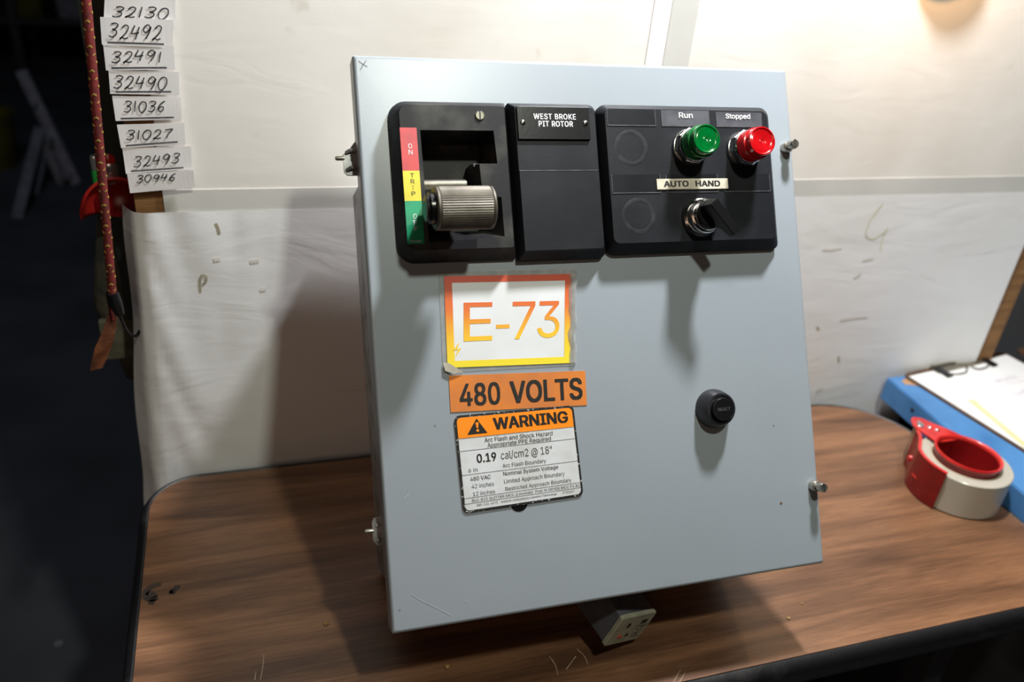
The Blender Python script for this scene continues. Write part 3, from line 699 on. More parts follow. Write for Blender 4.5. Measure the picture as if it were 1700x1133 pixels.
bm = bmesh.new(); dtext(bm, 'Stopped', 0.3195, 0.3438, 0.4052, 0.4094, FD + 0.0009, 0.014); link('legend_lettering', bm, white_ink, p2)
pocket(0.2070, 0.2512, 0.3410, 0.3563, pocket_mat); pocket(0.2575, 0.3065, 0.3410, 0.3563, pocket_mat); pocket(0.3135, 0.3590, 0.3410, 0.3560, pocket_mat)
ring_m = mat('worn_ring', (0.011, 0.012, 0.015), 0.5, c2=(0.028, 0.028, 0.031), scale=90, detail=6, spec=0.22)
for (u, v) in ((0.2270, 0.3790), (0.2295, 0.3210)):
    bm = bmesh.new(); seg = 48
    pr = [(0.0118, 0), (0.0124, 0.00015), (0.0148, 0.00015), (0.0154, 0)]
    add_lathe(bm, pr, (u, v, FD), seg=seg, cap0=False, cap1=False); link('knockout_ring', bm, ring_m, dp, True, 60)
lb = link('auto_hand_label', box(0.2478, 0.3165, 0.3432, 0.3522, FD + 0.0004, FD + 0.0012), beige_label, dp)
bm = bmesh.new(); dtext(bm, 'AUTO', 0.2545, 0.2775, 0.3454, 0.3502, FD + 0.0014, 0.03); dtext(bm, 'HAND', 0.2848, 0.3082, 0.3454, 0.3502, FD + 0.0014, 0.03); link('label_lettering', bm, black_ink, lb)
def pilot(u, v, lm, lab):
    bm = bmesh.new()
    add_lathe(bm, [(0.0162, 0), (0.0165, 0.0012), (0.0160, 0.0030), (0.0150, 0.0034)], (u, v, FD), seg=44)
    add_lathe(bm, [(0.0158, 0.0034), (0.0160, 0.0045), (0.0160, 0.0088), (0.0148, 0.0100)], (u, v, FD), seg=8, start=0.2)
    add_lathe(bm, [(0.0146, 0.0095), (0.0146, 0.0120), (0.0138, 0.0130)], (u, v, FD), seg=44)
    p = link('pilot_light', bm, chrome, unit, True, 30); p['label'] = lab
    pr = [(0.0140, 0.0120), (0.0140, 0.0225), (0.0137, 0.0236), (0.0126, 0.0240), (0.0126, 0.0295), (0.0122, 0.0306), (0.0113, 0.0309), (0.0106, 0.0303)]
    for i in range(11):
        r = 0.0102 - i * 0.0009; pr += [(r, 0.0301 - 0.00004 * i), (r - 0.00045, 0.03025 - 0.00008 * i)]
    pr.append((0.0002, 0.0292))
    l = link('lens', lathe(pr, (u, v, FD), seg=48), lm, p, True, 22)
pilot(0.2815, 0.3790, green_lens, 'green pilot light in chrome ring'); pilot(0.3345, 0.3775, red_lens, 'red pilot light in chrome ring')
# selector switch
u, v = 0.2865, 0.3180
bm = bmesh.new()
add_lathe(bm, [(0.0168, 0), (0.0172, 0.0010), (0.0166, 0.0040), (0.0150, 0.0052)], (u, v, FD), seg=44)
add_lathe(bm, [(0.0148, 0.0050), (0.0150, 0.0110), (0.0142, 0.0124)], (u, v, FD), seg=44)
add_lathe(bm, [(0.0132, 0.0120), (0.0134, 0.0150), (0.0126, 0.0162)], (u, v, FD), seg=44)
sel = link('selector_switch', bm, chrome, unit, True, 30); sel['label'] = 'black lever selector in chrome collar'
bm = lathe([(0.0122, 0.0160), (0.0122, 0.0200), (0.0112, 0.0210)], (u, v, FD), seg=40); link('knob_disc', bm, gloss_black, sel, True, 30)
ang = math.radians(-53)       # lever direction: down to the right
dx, dy = math.cos(ang), math.sin(ang)
def lev(a, s): return (u + dx * a - dy * s, v + dy * a + dx * s)
l0 = [lev(-0.0112, -0.0052), lev(0.0112, -0.0052), lev(0.0112, 0.0052), lev(-0.0112, 0.0052)]
l1 = [lev(-0.0112, -0.0054), lev(0.0130, -0.0054), lev(0.0130, 0.0054), lev(-0.0112, 0.0054)]
l2 = [lev(-0.0104, -0.0050), lev(0.0235, -0.0050), lev(0.0235, 0.0050), lev(-0.0104, 0.0050)]
l3 = [lev(-0.0096, -0.0044), lev(0.0230, -0.0042), lev(0.0230, 0.0042), lev(-0.0096, 0.0044)]
bm = loft([(l0, FD + 0.019), (l1, FD + 0.026), (l2, FD + 0.030), (l3, FD + 0.0355)])
bmesh.ops.bevel(bm, geom=list(bm.edges), offset=0.0006, segments=2, affect='EDGES')
link('lever', bm, gloss_black, sel, True, 40)

# --- reset button and small plug
u, v = 0.2945, 0.1515
rb_ = link('reset_button', lathe([(0.0170, 0), (0.0172, 0.003), (0.0160, 0.0085), (0.0146, 0.0135), (0.0138, 0.0148), (0.0122, 0.0150), (0.0114, 0.0140)], (u, v, 0), seg=48), rubber, unit, True, 40)
rb_['label'] = 'black rubber reset push button'
cap = link('button_cap', lathe([(0.0100, 0.0130), (0.0100, 0.0180), (0.0094, 0.0192)], (u, v, 0), seg=40), gloss_black, rb_, True, 30)
bm = bmesh.new(); dtext(bm, 'RESET', u - 0.0060, u + 0.0060, v - 0.0012, v + 0.0014, 0.0194, 0.02)
link('embossed_lettering', bm, pale_edge, rb_)
link('hole_plug', lathe([(0.0078, 0), (0.0076, 0.0004), (0.006, 0.00055)], (0.1105, 0.0905, 0), seg=28), gloss_black, unit, True, 40)

# --- stickers
# E-73 laminated sheet
lam_px = [(728, 452), (958, 446), (955, 607), (736, 619)]
white_px = [(737, 459), (950, 455), (948, 603), (743, 611)]
lq = [D(x, y, 0.001) for x, y in lam_px]; wq = [D(x, y, 0.001) for x, y in white_px]
bm = bmesh.new(); n = 24; G = []
for j in range(9):
    G.append([bm.verts.new((*quad_map(lq, i / n, j / 8), 0.0019 + 0.0018 * max(0, (i / n - 0.90) / 0.10) * (0.5 + 0.5 * math.sin(j * 1.7)) + 0.0012 * max(0, (j / 8 - 0.88) / 0.12) * (0.5 + 0.5 * math.sin(i * 0.9)))) for i in range(n + 1)])
for a, b in zip(G, G[1:]):
    for i in range(n): bm.faces.new((b[i], b[i + 1], a[i + 1], a[i]))
o = link('laminate_film', bm, laminate, unit, True, 60); o['label'] = 'clear laminate over the E-73 sheet'
margin_m = mat('cloudy_laminate_edge', (0.36, 0.38, 0.37), 0.2, alpha=0.55, c2=(0.48, 0.48, 0.45), scale=120)
bm = bmesh.new()
A4 = [bm.verts.new((*p, 0.0005)) for p in lq]; B4 = [bm.verts.new((*p, 0.0005)) for p in wq]
for k in range(4): bm.faces.new((A4[(k + 1) % 4], A4[k], B4[k], B4[(k + 1) % 4]))
bmesh.ops.recalc_face_normals(bm, faces=bm.faces)
link('laminate_margin', bm, margin_m, unit)
curl = mat('yellowed_corner', (0.50, 0.46, 0.36), 0.4, c2=(0.36, 0.33, 0.26), scale=90)
bm = bmesh.new(); V = [bm.verts.new((*D(x, y), w)) for x, y, w in ((735, 603, .0014), (744, 603, .0022), (758, 612, .0030), (769, 619, .0016), (752, 621, .0030), (738, 616, .0026))]
for t in ((0, 1, 5), (1, 4, 5), (1, 2, 4), (2, 3, 4)): bm.faces.new([V[q_] for q_ in t[::-1]])
bmesh.ops.recalc_face_normals(bm, faces=bm.faces)
o = link('curled_corner', bm, curl, unit, True, 80); o['label'] = 'curled yellowed corner of the laminate'
bm = bmesh.new(); V = []
for j in range(13):
    x = 949 + 2.5 * math.sin(j * 1.3) * 0.6; y = 456 + j * 12.2
    V.append([bm.verts.new((*D(x + dx_ + (1.5 * math.sin(j * 2.1)), y), w)) for dx_, w in ((-5, .0013), (-1, .0030), (4, .0034), (7, .0012))])
for a, b in zip(V, V[1:]):
    for k in range(3): bm.faces.new((b[k], b[k + 1], a[k + 1], a[k]))
bmesh.ops.recalc_face_normals(bm, faces=bm.faces)
o = link('lifted_laminate_edge', bm, margin_m, unit, True, 80); o['label'] = 'lifted wrinkled right edge of the laminate'
bm = bmesh.new(); bm.faces.new([bm.verts.new((*p, 0.0006)) for p in wq[::-1]]); r_ = bmesh.ops.extrude_face_region(bm, geom=list(bm.faces)); 
for g in r_['geom']:
    if isinstance(g, bmesh.types.BMVert): g.co.z = 0.0009
bmesh.ops.recalc_face_normals(bm, faces=bm.faces)
e73 = link('numbered_sheet', bm, sheet_white, unit); e73['label'] = 'white laminated sheet reading E-73'
bm = bmesh.new()
def frame_quad(bm, q, a0, a1, b0, b1, w):   # printed frame between insets (s,t)
    O = [quad_map(q, a0, b0), quad_map(q, 1 - a0, b0), quad_map(q, 1 - a0, 1 - b0), quad_map(q, a0, 1 - b0)]
    I = [quad_map(q, a1, b1), quad_map(q, 1 - a1, b1), quad_map(q, 1 - a1, 1 - b1), quad_map(q, a1, 1 - b1)]
    for k in range(4):
        P = []
        for t in range(7): P.append((tuple(O[k][i] + (O[(k + 1) % 4][i] - O[k][i]) * t / 6 for i in (0, 1)), tuple(I[k][i] + (I[(k + 1) % 4][i] - I[k][i]) * t / 6 for i in (0, 1))))
        for x, y in zip(P, P[1:]): bm.faces.new([bm.verts.new((*p, w)) for p in (x[0], x[1], y[1], y[0])])
frame_quad(bm, wq, 0.0, 0.058, 0.0, 0.072, 0.0011)
eq = [D(770, 503, 0.001), D(930, 500, 0.001), D(928, 560, 0.001), D(770, 567, 0.001)]
for ch, s0, s1, t0, t1 in (('E', 0.0, 0.29, 0.0, 1.0), ('7', 0.50, 0.735, 0.0, 1.0), ('3', 0.765, 1.0, 0.0, 1.0)):
    vs_, fs = text_mesh(ch, -0.008)
    x0 = min(a for a, b in vs_); x1 = max(a for a, b in vs_); y0 = min(b for a, b in vs_); y1 = max(b for a, b in vs_)
    for kk, (ox, oy) in enumerate(((-.002, -.002), (.002, .002))):
        V = [bm.verts.new((*quad_map(eq, s0 + (s1 - s0) * (a + ox - x0) / (x1 - x0), t0 + (t1 - t0) * (1 - (b + oy - y0) / (y1 - y0))), 0.0011 + kk * 6e-6)) for a, b in vs_]
        for f in fs: bm.faces.new([V[i] for i in f])
bm.faces.new([bm.verts.new((*quad_map(eq, s, t), 0.0011)) for s, t in ((0.33, 0.60), (0.33, 0.70), (0.47, 0.70), (0.47, 0.60))])
pts = [(763, 567), (752, 583), (760, 581), (755, 596), (766, 578), (759, 580)]
V = [bm.verts.new((*D(x, y, 0.001), 0.0011)) for x, y in pts]; bm.faces.new((V[0], V[1], V[5])); bm.faces.new((V[2], V[3], V[4])); bm.faces.new((V[1], V[2], V[4], V[5]))
bmesh.ops.recalc_face_normals(bm, faces=bm.faces)
link('gradient_print', bm, grad, e73)
# 480 VOLTS
vq = [D(745, 624), D(971, 616), D(974, 673), D(748, 685)]
bm = bmesh.new()
def prism(q, w0, w1):
    bm = bmesh.new(); loft([(q[::-1], w0), (q[::-1], w1)], True, True, bm); bmesh.ops.recalc_face_normals(bm, faces=bm.faces); return bm
v480 = link('voltage_sticker', prism(vq, 0.0001, 0.0006), orange_dull, unit); v480['label'] = 'orange sticker reading 480 VOLTS'
bm = bmesh.new(); tq = [quad_map(vq, s, t) for s, t in ((0.072, 0.25), (0.965, 0.21), (0.965, 0.80), (0.072, 0.84))]
a = [quad_map(tq, s, t) for s, t in ((0, 0), (0.315, 0), (0.315, 1), (0, 1))]; add_text(bm, '480', dquad(a, 0.0008), 0.020)
a = [quad_map(tq, s, t) for s, t in ((0.405, 0), (1, 0), (1, 1), (0.405, 1))]; add_text(bm, 'VOLTS', dquad(a, 0.0008), 0.024)
link('printed_lettering', bm, black_ink, v480)
# WARNING label
wq2 = [D(753, 691), D(951, 673), D(968, 823), D(769, 853)]
def rq(q, s0, s1, t0, t1, r, n=5, asp=1.33):
    out = []
    for (cs, ct, a0) in ((s0 + r, t0 + r * asp, PI), (s1 - r, t0 + r * asp, 1.5 * PI), (s1 - r, t1 - r * asp, 0), (s0 + r, t1 - r * asp, 0.5 * PI)):
        for k in range(n + 1):
            a = a0 + PI / 2 * k / n; out.append(quad_map(q, cs + r * math.cos(a), ct + r * asp * math.sin(a)))
    return out
def rprism(q, w0, w1, *a):
    bm = bmesh.new(); o_ = rq(q, *a)[::-1]; loft([(o_, w0), (o_, w1)], True, True, bm); bmesh.ops.recalc_face_normals(bm, faces=bm.faces); return bm
wn = link('warning_sticker', rprism(wq2, 0.0007, 0.0011, 0, 1, 0, 1, 0.045), label_border, unit); wn['label'] = 'white and orange WARNING sticker with chipped black border'
link('sticker_field', rprism(wq2, 0.0011, 0.00125, 0.018, 0.982, 0.024, 0.976, 0.035), label_white, wn)
bm = bmesh.new()
o_ = [p for p in rq(wq2, 0.018, 0.982, 0.024, 0.60, 0.035)][:12] + [quad_map(wq2, 0.982, 0.235), quad_map(wq2, 0.018, 0.235)]
f = bm.faces.new([bm.verts.new((*p, 0.00135)) for p in o_]); bmesh.ops.recalc_face_normals(bm, faces=bm.faces)
if f.normal.z < 0: f.normal_flip()
link('orange_header', bm, orange_bright, wn)
def wt(bm, body, s0, s1, t0, t1, bold=0.0): 
    q = [quad_map(wq2, s, t) for s, t in ((s0, t0), (s1, t0), (s1, t1), (s0, t1))]; add_text(bm, body, dquad(q, 0.00150), bold)
bm = bmesh.new(); wt(bm, 'WARNING', .315, .935, .060, .178, .03); wt(bm, '0.19', .150, .305, .415, .500, .02)
T = [quad_map(wq2, s, t) for s, t in ((.178, .045), (.255, .205), (.092, .205))]
bm.faces.new([bm.verts.new((*p, 0.0015)) for p in T])
link('bold_lettering', bm, black_ink, wn)
bm = bmesh.new()
P = [quad_map(wq2, s, t) for s, t in ((.164, .085), (.192, .085), (.184, .145), (.172, .145))]; bm.faces.new([bm.verts.new((*p, 0.0017)) for p in P])
P = [quad_map(wq2, .178 + .012 * math.cos(a * PI / 6), .170 + .015 * math.sin(a * PI / 6)) for a in range(12)]; bm.faces.new([bm.verts.new((*p, 0.0017)) for p in P])
link('exclamation_mark', bm, orange_bright, wn)
bm = bmesh.new()
for args in (('Arc Flash and Shock Hazard', .225, .795, .255, .300, .006), ('Appropriate PPE Required', .245, .775, .312, .355, .006), ('cal/cm2 @ 18"', .345, .775, .415, .495, 0),
             ('Arc Flash Boundary', .350, .715, .543, .585, -.004), ('6 in', .072, .145, .548, .590, -.004), ('480 VAC', .080, .245, .638, .680, .008), ('Nominal System Voltage', .350, .810, .628, .668, .006),
             ('42 inches', .085, .265, .715, .757, -.004), ('Limited Approach Boundary', .350, .860, .708, .750, -.004), ('12 inches', .090, .268, .795, .835, -.004), ('Restricted Approach Boundary', .355, .910, .788, .828, -.004),
             ('Bus: #13 SLITTER MCC (LineSide)  Prot: N DRYER MCC FS 8C', .078, .980, .866, .892, .004), ('800-242-6673    Analysis conducted by Lewellyn Technology        07/31/17', .110, .925, .922, .944, .002)):
    wt(bm, *args)
for t, s0, s1 in ((.237, .018, .982), (.366, .018, .982), (.612, .018, .982), (.850, .018, .982), (.906, .018, .982)):
    h = .0022; q = [quad_map(wq2, s, tt) for s, tt in ((s0, t - h), (s1, t - h), (s1, t + h), (s0, t + h))]; bm.faces.new([bm.verts.new((*p, 0.00145)) for p in q])
link('fine_lettering', bm, thin_ink, wn)
# marks on the door paint
def door_mark(name, strokes, w, m, label=None):
    for st in strokes:
        bm = bmesh.new(); ribbon(bm, [Vector((*D(x, y), 0.0002)) for x, y in spline(st, 4)], w, Vector((0, 0, 1)))
        o = link(name, bm, m, door)
        if label: o['label'] = label
door_mark('pencil_cross', [[(595, 101), (603, 107), (610, 111)], [(608, 100), (603, 108), (598, 116)]], 0.0008, pencil, 'pencilled X in the top left corner')
pale = mat('paint_scratch', (0.42, 0.48, 0.52), 0.5, c2=(0.36, 0.42, 0.46), scale=300)
door_mark('scratch', [[(683, 987), (700, 998), (725, 1010), (748, 1022)], [(670, 828), (680, 821)], [(772, 998), (776, 1001)]], 0.0006, pale)
rust = mat('rust_speck', (0.16, 0.08, 0.03), 0.8, c2=(0.1, 0.05, 0.02), scale=300)
door_mark('rust_speck', [[(1295, 835), (1298, 837)]], 0.0022, rust); door_mark('rust_speck', [[(721, 706), (723, 708)], [(663, 1012), (664, 1015)], [(1283, 706), (1285, 708)]], 0.0012, pencil)

# --- cream plug hanging out below the unit
def plug():
    Aw = Vector((AX.dot(Vector((-.5, -.58, .64))), AY.dot(Vector((-.5, -.58, .64))), AZ.dot(Vector((-.5, -.58, .64))))).normalized()
    p3 = on_plane(1048.7, 1071.8, 2, TZ + 0.0015)
    def hit(x, y): r = ray(x, y); return CAM + r * ((p3 - CAM).dot(Aw) / r.dot(Aw))
    p1, p2, p4 = hit(1045, 1016), hit(1082.7, 1027), hit(1011.6, 1063.8)
    e2 = ((p1 - p4) + (p2 - p3)) / 2; e1 = ((p2 - p1) + (p3 - p4)) / 2
    L2_, L1_ = e2.length, e1.length; a = e2.normalized(); b = (e1 - a * e1.dot(a)).normalized(); cc = (p1 + p2 + p3 + p4) / 4
    n_ = a.cross(b)
    if n_.dot(Aw) > 0: b = -b; n_ = -n_
    return cc, a, b, n_, L2_, L1_, Aw
cc, pa, pb, pn, pL, pWd, Aw = plug()
PM = Matrix(((pa.x, pb.x, pn.x, cc.x), (pa.y, pb.y, pn.y, cc.y), (pa.z, pb.z, pn.z, cc.z), (0, 0, 0, 1)))
pg_ = thing('terminal_plug', 'cream plastic terminal plug with red dot sticking out under the grey unit', 'plug'); pg_.matrix_world = PM
hx, hy = pL / 2, pWd / 2
print('PLUG', cc, pL, pWd, pa, pb, pn)
link('plug_body', loft([(rounded(-hx + .0012, hx - .0012, -hy + .0012, hy - .0012, .002, 3), -0.055), (rounded(-hx + .0012, hx - .0012, -hy + .0012, hy - .0012, .002, 3), -0.004)]), pocket_grey, pg_, True, 30)
fp = link('plug_face', loft([(rounded(-hx, hx, -hy, hy, .003, 4), -0.004), (rounded(-hx, hx, -hy, hy, .003, 4), -0.0008), (rounded(-hx + .0008, hx - .0008, -hy + .0008, hy - .0008, .0025, 4), 0)]), cream_plastic, pg_, True, 30)
bm = bmesh.new()
sgn = 1 if pb.dot(RU) < 0 else -1      # side of the face nearer the right in the photo
for (a, b, w, h) in ((0.33, 0.30, 0.15, 0.09), (0.42, -0.55, 0.14, 0.16)):
    x0, y0 = a * hx, b * hy * sgn; add_box(bm, x0 - w * hx, x0 + w * hx, y0 - h * hy, y0 + h * hy, -0.0005, 0.0002)
link('plug_slots', bm, inner_plastic, fp)
bm = lathe([(0.0024, 0), (0.0022, 0.0004)], (-0.42 * hx, 0.42 * hy * sgn, 0.0), seg=16); link('red_dot', bm, red_plastic, fp)
bm = lathe([(0.0016, 0), (0.0021, 0.0003)], (-0.40 * hx, 0.02 * hy * sgn, 0.0), seg=16); link('black_ring', bm, black_ink, fp)
bm = bmesh.new()
def pm_stroke(st): ribbon(bm, [Vector((x * hx, y * hy * sgn, 0.0003)) for x, y in st], 0.0007, Vector((0, 0, 1)))
pm_stroke([(-.62, -.80), (-.62, -.35), (-.42, -.30), (-.38, -.55), (-.62, -.60)]); pm_stroke([(-.45, -.5), (-.30, -.78)]); pm_stroke([(-.02, -.35), (-.18, -.45), (-.15, -.75), (.02, -.75), (.04, -.55), (-.06, -.55)]); pm_stroke([(.14, -.25), (.14, -.9)])
link('embossed_marks', bm, black_ink, fp)

# ------------------------------------------------------------------ blue bench at the right
BZ = TZ + 0.025
bb = thing('blue_bench', 'blue painted wooden bench top beside the walnut table', 'bench', (0.891, YW - 0.010, 0))
bm = bmesh.new(); P = [(0, 0), (-0.017, -0.281), (-0.028, -0.42), (0.50, -0.48), (0.52, 0.0)]
loft([(P, BZ - 0.036), (P, BZ)], True, True, bm); bmesh.ops.recalc_face_normals(bm, faces=bm.faces); bmesh.ops.bevel(bm, geom=list(bm.edges), offset=0.0015, segments=2, affect='EDGES')
link('bench_top', bm, blue_paint, bb, True, 40)
chip = mat('bare_wood_chip', (0.42, 0.24, 0.12), 0.7, c2=(0.35, 0.19, 0.09), scale=60)
bm = bmesh.new()
for cxp, cyp, rx, ry in ((0.030, -0.018, 0.016, 0.010),):
    bm.faces.new([bm.verts.new((cxp + rx * math.cos(t * PI / 6) * (1 + .2 * math.sin(3 * t)), cyp + ry * math.sin(t * PI / 6) * (1 + .2 * math.cos(2 * t)), BZ + 0.0002)) for t in range(12)])
link('paint_chip', bm, chip, bb)
link('bolt_hole', lathe([(0.0035, 0), (0.003, 0.0006)], (-0.0040, -0.066, BZ - 0.014), (-1, 0.06, 0), 14), inner_plastic, bb)
for x, y in ((0.06, -0.04), (0.47, -0.04), (0.06, -0.38), (0.44, -0.40)):
    link('leg', box(x - .025, x + .025, y - .025, y + .025, 0, BZ - 0.036, 0.002), black_stuff, bb)
link('cabinet', box(0.035, 0.48, -0.40, -0.012, 0.06, BZ - 0.036), black_stuff, bb)

# clipboards and papers
tan_board = mat('hardboard', (0.115, 0.062, 0.035), 0.5, c2=(0.07, 0.037, 0.022), scale=50)
clip_metal = mat('brassy_steel', (0.36, 0.33, 0.27), 0.35, 0.8, c2=(0.2, 0.18, 0.13), scale=60)
envelope_m = mat('manila_paper', (0.78, 0.62, 0.36), 0.7, c2=(0.70, 0.54, 0.28), scale=10)
violet_ink = mat('violet_pen', (0.42, 0.34, 0.50), 0.6, c2=(0.5, 0.44, 0.55), scale=200)
def clipboard(tl_px, tr_px, label, z, name='clipboard'):
    a = on_plane(*tl_px, 2, z); b = on_plane(*tr_px, 2, z); d = (b - a); d.z = 0; an = math.atan2(d.y, d.x)
    t = thing(name, label, 'clipboard', (a.x, a.y, z - 0.003), (0, 0, an), 'clipboards on the blue bench')
    link('board', loft([(rounded(0, .229, -.318, 0, .012, 4), 0), (rounded(0, .229, -.318, 0, .012, 4), 0.003)]), tan_board, t)
    bm = bmesh.new(); add_box(bm, 0.055, 0.174, -0.020, -0.002, 0.003, 0.006, 0.0008)
    add_tube(bm, [(0.056, -0.006, 0.0080), (0.173, -0.006, 0.0080)], 0.0026, 12)
    c = link('clip', bm, clip_metal, t, True, 40)
    bm = bmesh.new(); add_tube(bm, [Vector(p) for p in spline([(0.064, -0.008, 0.0065), (0.072, -0.028, 0.0060), (0.100, -0.032, 0.0060), (0.115, -0.022, 0.0100), (0.130, -0.032, 0.0060), (0.158, -0.028, 0.0060), (0.166, -0.008, 0.0065)], 5)], 0.0012, 8)
    link('clip_wire', bm, clip_metal, c, True, 60)
    for x in (0.064, 0.166):
        link('clip_jaw', box(x - 0.006, x + 0.006, -0.034, -0.008, 0.0062, 0.0082, 0.0006), gloss_black, c)
    return t, a, an
def paper_at(name, a, an, pts, z, m, label, group=None, cat='paper', th=0.0008):
    bm = bmesh.new(); o_ = pts; loft([(o_, 0), (o_, th)], True, True, bm); bmesh.ops.recalc_face_normals(bm, faces=bm.faces)
    o = link(name, bm, m); o.location = (a.x, a.y, z); o.rotation_euler = (0, 0, an); tag(o, label, cat, group); return o
cz = BZ + 0.0032
t1, a1, an1 = clipboard((1497, 621), (1664, 583), 'brown clipboard with steel clip on the blue bench, nearest the tape dispenser', cz)
pz = cz + 0.0002
pp = paper_at('paper_sheet', a1, an1, [(0.004, -0.010), (0.003, -0.290), (0.224, -0.290), (0.224, -0.012)], pz, paper, 'white paper sheet with handwriting clipped on the brown clipboard')
bm = bmesh.new()
rn = random.Random(5)
def pen(x0, y0, n, h, ww):
    P = [(x0, y0)]
    for i in range(n): P.append((x0 + (i + 0.5) * ww, y0 + (h if i % 2 == 0 else 0) * rn.uniform(.6, 1.1)))
    ribbon(bm, [Vector((x, y, 0.0010)) for x, y in spline(P, 3)], 0.0009, Vector((0, 0, 1)))
for (x, y, n) in ((0.125, -0.070, 14), (0.122, -0.104, 22), (0.150, -0.136, 9)): pen(x, y, n, 0.010, 0.0036)
for (x, y, l) in ((0.120, -0.076, .07), (0.118, -0.110, .08)): ribbon(bm, [Vector((x, y, 0.0010)), Vector((x + l, y - .002, 0.0010))], 0.0007, Vector((0, 0, 1)))
link('handwriting', bm, violet_ink, pp)
ea = on_plane(1606, 663, 2, pz + 0.002); eb = on_plane(1700, 742, 2, pz + 0.002); d = eb - ea; ean = math.atan2(d.y, d.x)
paper_at('manila_envelope', ea, ean, [(0, 0), (0.13, 0), (0.13, 0.016), (0.004, 0.014)], pz + 0.0010, envelope_m, 'yellow manila envelope edge lying across the white clipboard sheet', cat='envelope', th=0.0006)
paper_at('paper_sheet', ea, ean, [(0.006, 0.0095), (0.12, 0.0095), (0.13, 0.060), (0.055, 0.050)], pz + 0.0018, paper, 'folded white sheet on the manila envelope', th=0.0004)
t2, a2, an2 = clipboard((1684, 580), (1800, 558), 'second brown clipboard on the blue bench, at the right edge of the photo', cz)
t2.rotation_euler[2] = an1 - 0.04
paper_at('paper_sheet', a2, an1 - 0.04, [(0.016, -0.012), (0.016, -0.290), (0.222, -0.290), (0.222, -0.012)], pz, paper, 'white paper sheet on the second clipboard at the right edge')

# ------------------------------------------------------------------ tape dispenser and roll
rc = Vector((0.819, 0.596, TZ)); RO = 0.0535; RH = 0.049
clear_tape = mat('clear_tape_roll', (0.41, 0.385, 0.32), 0.22, c2=(0.47, 0.44, 0.38), scale=5, coat=0.3)
core_m = mat('cardboard_tape_core', (0.46, 0.36, 0.26), 0.8, c2=(0.36, 0.27, 0.18), scale=30)
roll = thing('tape_roll', 'roll of clear packing tape standing on its side in the red dispenser', 'tape', rc)
bm = bmesh.new()
P = [(0.0405, 0.001), (RO - 0.001, 0.001), (RO, 0.002), (RO, RH - 0.001), (RO - 0.001, RH), (0.0405, RH)]
add_lathe(bm, P + [P[0]], (0, 0, 0), seg=72, cap0=False, cap1=False); bmesh.ops.remove_doubles(bm, verts=bm.verts, dist=1e-6); link('tape_winding', bm, clear_tape, roll, True, 40)
P = [(0.0383, 0.0006), (0.0404, 0.0006), (0.0404, RH + 0.0004), (0.0383, RH + 0.0004)]
bm = bmesh.new(); add_lathe(bm, P + [P[0]], (0, 0, 0), seg=64, cap0=False, cap1=False); bmesh.ops.remove_doubles(bm, verts=bm.verts, dist=1e-6); link('cardboard_core', bm, core_m, roll, True, 40)
td = thing('tape_dispenser', 'red metal packing tape dispenser lying on the table corner', 'tape dispenser', rc)
# hub: a cup with a rounded rim, slightly tilted
bm = bmesh.new(); hz = RH + 0.0085
def tilt(bm):
    for v in bm.verts: v.co.z += -v.co.x * 0.03 * (1 if v.co.z > 0.03 else 0)
add_lathe(bm, [(0.0372, 0.004), (0.0372, hz), (0.0352, hz), (0.0350, 0.006)], (0, 0, 0), seg=64, cap0=False, cap1=False); tilt(bm)
link('hub', bm, dark_red, td, True, 50)  # shade inside the cup put into the colour: darker red than the rim
bm = bmesh.new(); add_lathe(bm, [(0.0350, hz - 0.002), (0.0352, hz + 0.0012), (0.0366, hz + 0.0030), (0.0386, hz + 0.0028), (0.0394, hz + 0.0008), (0.0386, hz - 0.0012), (0.0370, hz - 0.0016), (0.0350, hz - 0.002)], (0, 0, 0), seg=64, cap0=False, cap1=False); tilt(bm)
link('hub_rim', bm, red_plastic, td, True, 60)
link('hub_floor', lathe([(0.0372, 0.0045), (0.0372, 0.0065)], (0, 0, 0), seg=48), dark_red, td)
# top arm: flat plate from the hub to the blade end (photo: up-left of the roll)
hd = Vector((-0.0085, 0.084, 0)) + rc - rc; hd.z = 0
L_ = hd.length; hdn = hd.normalized(); hs = Vector((-hdn.y, hdn.x, 0))
print('DISP', rc, hd, L_)
def hp(a, s): p = hdn * a + hs * s; return (p.x, p.y)
out = [hp(0.030, -0.022), hp(0.036, 0.010) , hp(0.060, 0.024)]
def arm_poly():
    P = []
    for a, s in ((0.034, 0.014), (0.046, 0.013), (L_ - 0.030, 0.014), (L_ - 0.012, 0.013), (L_ - 0.001, 0.006), (L_ + 0.003, -0.002), (L_ - 0.002, -0.011), (L_ - 0.018, -0.018), (0.052, -0.026), (0.036, -0.032), (0.024, -0.031), (0.030, -0.024)):
        P.append(hp(a, s))
    return P
ap = arm_poly()
bm = loft([(ap, RH + 0.0035), (ap, RH + 0.0055)]); bmesh.ops.recalc_face_normals(bm, faces=bm.faces)
arm_o = link('side_plate', bm, red_plastic, td)
bm = bmesh.new()
for a, s in ((L_ - 0.016, 0.006), (L_ - 0.030, -0.009), (L_ - 0.048, 0.010), (0.062, -0.004)): add_lathe(bm, [(0.0030, 0), (0.0026, 0.0010), (0.0012, 0.0018)], (*hp(a, s), RH + 0.0055), seg=14)
link('rivet', bm, chrome, arm_o, True, 60)
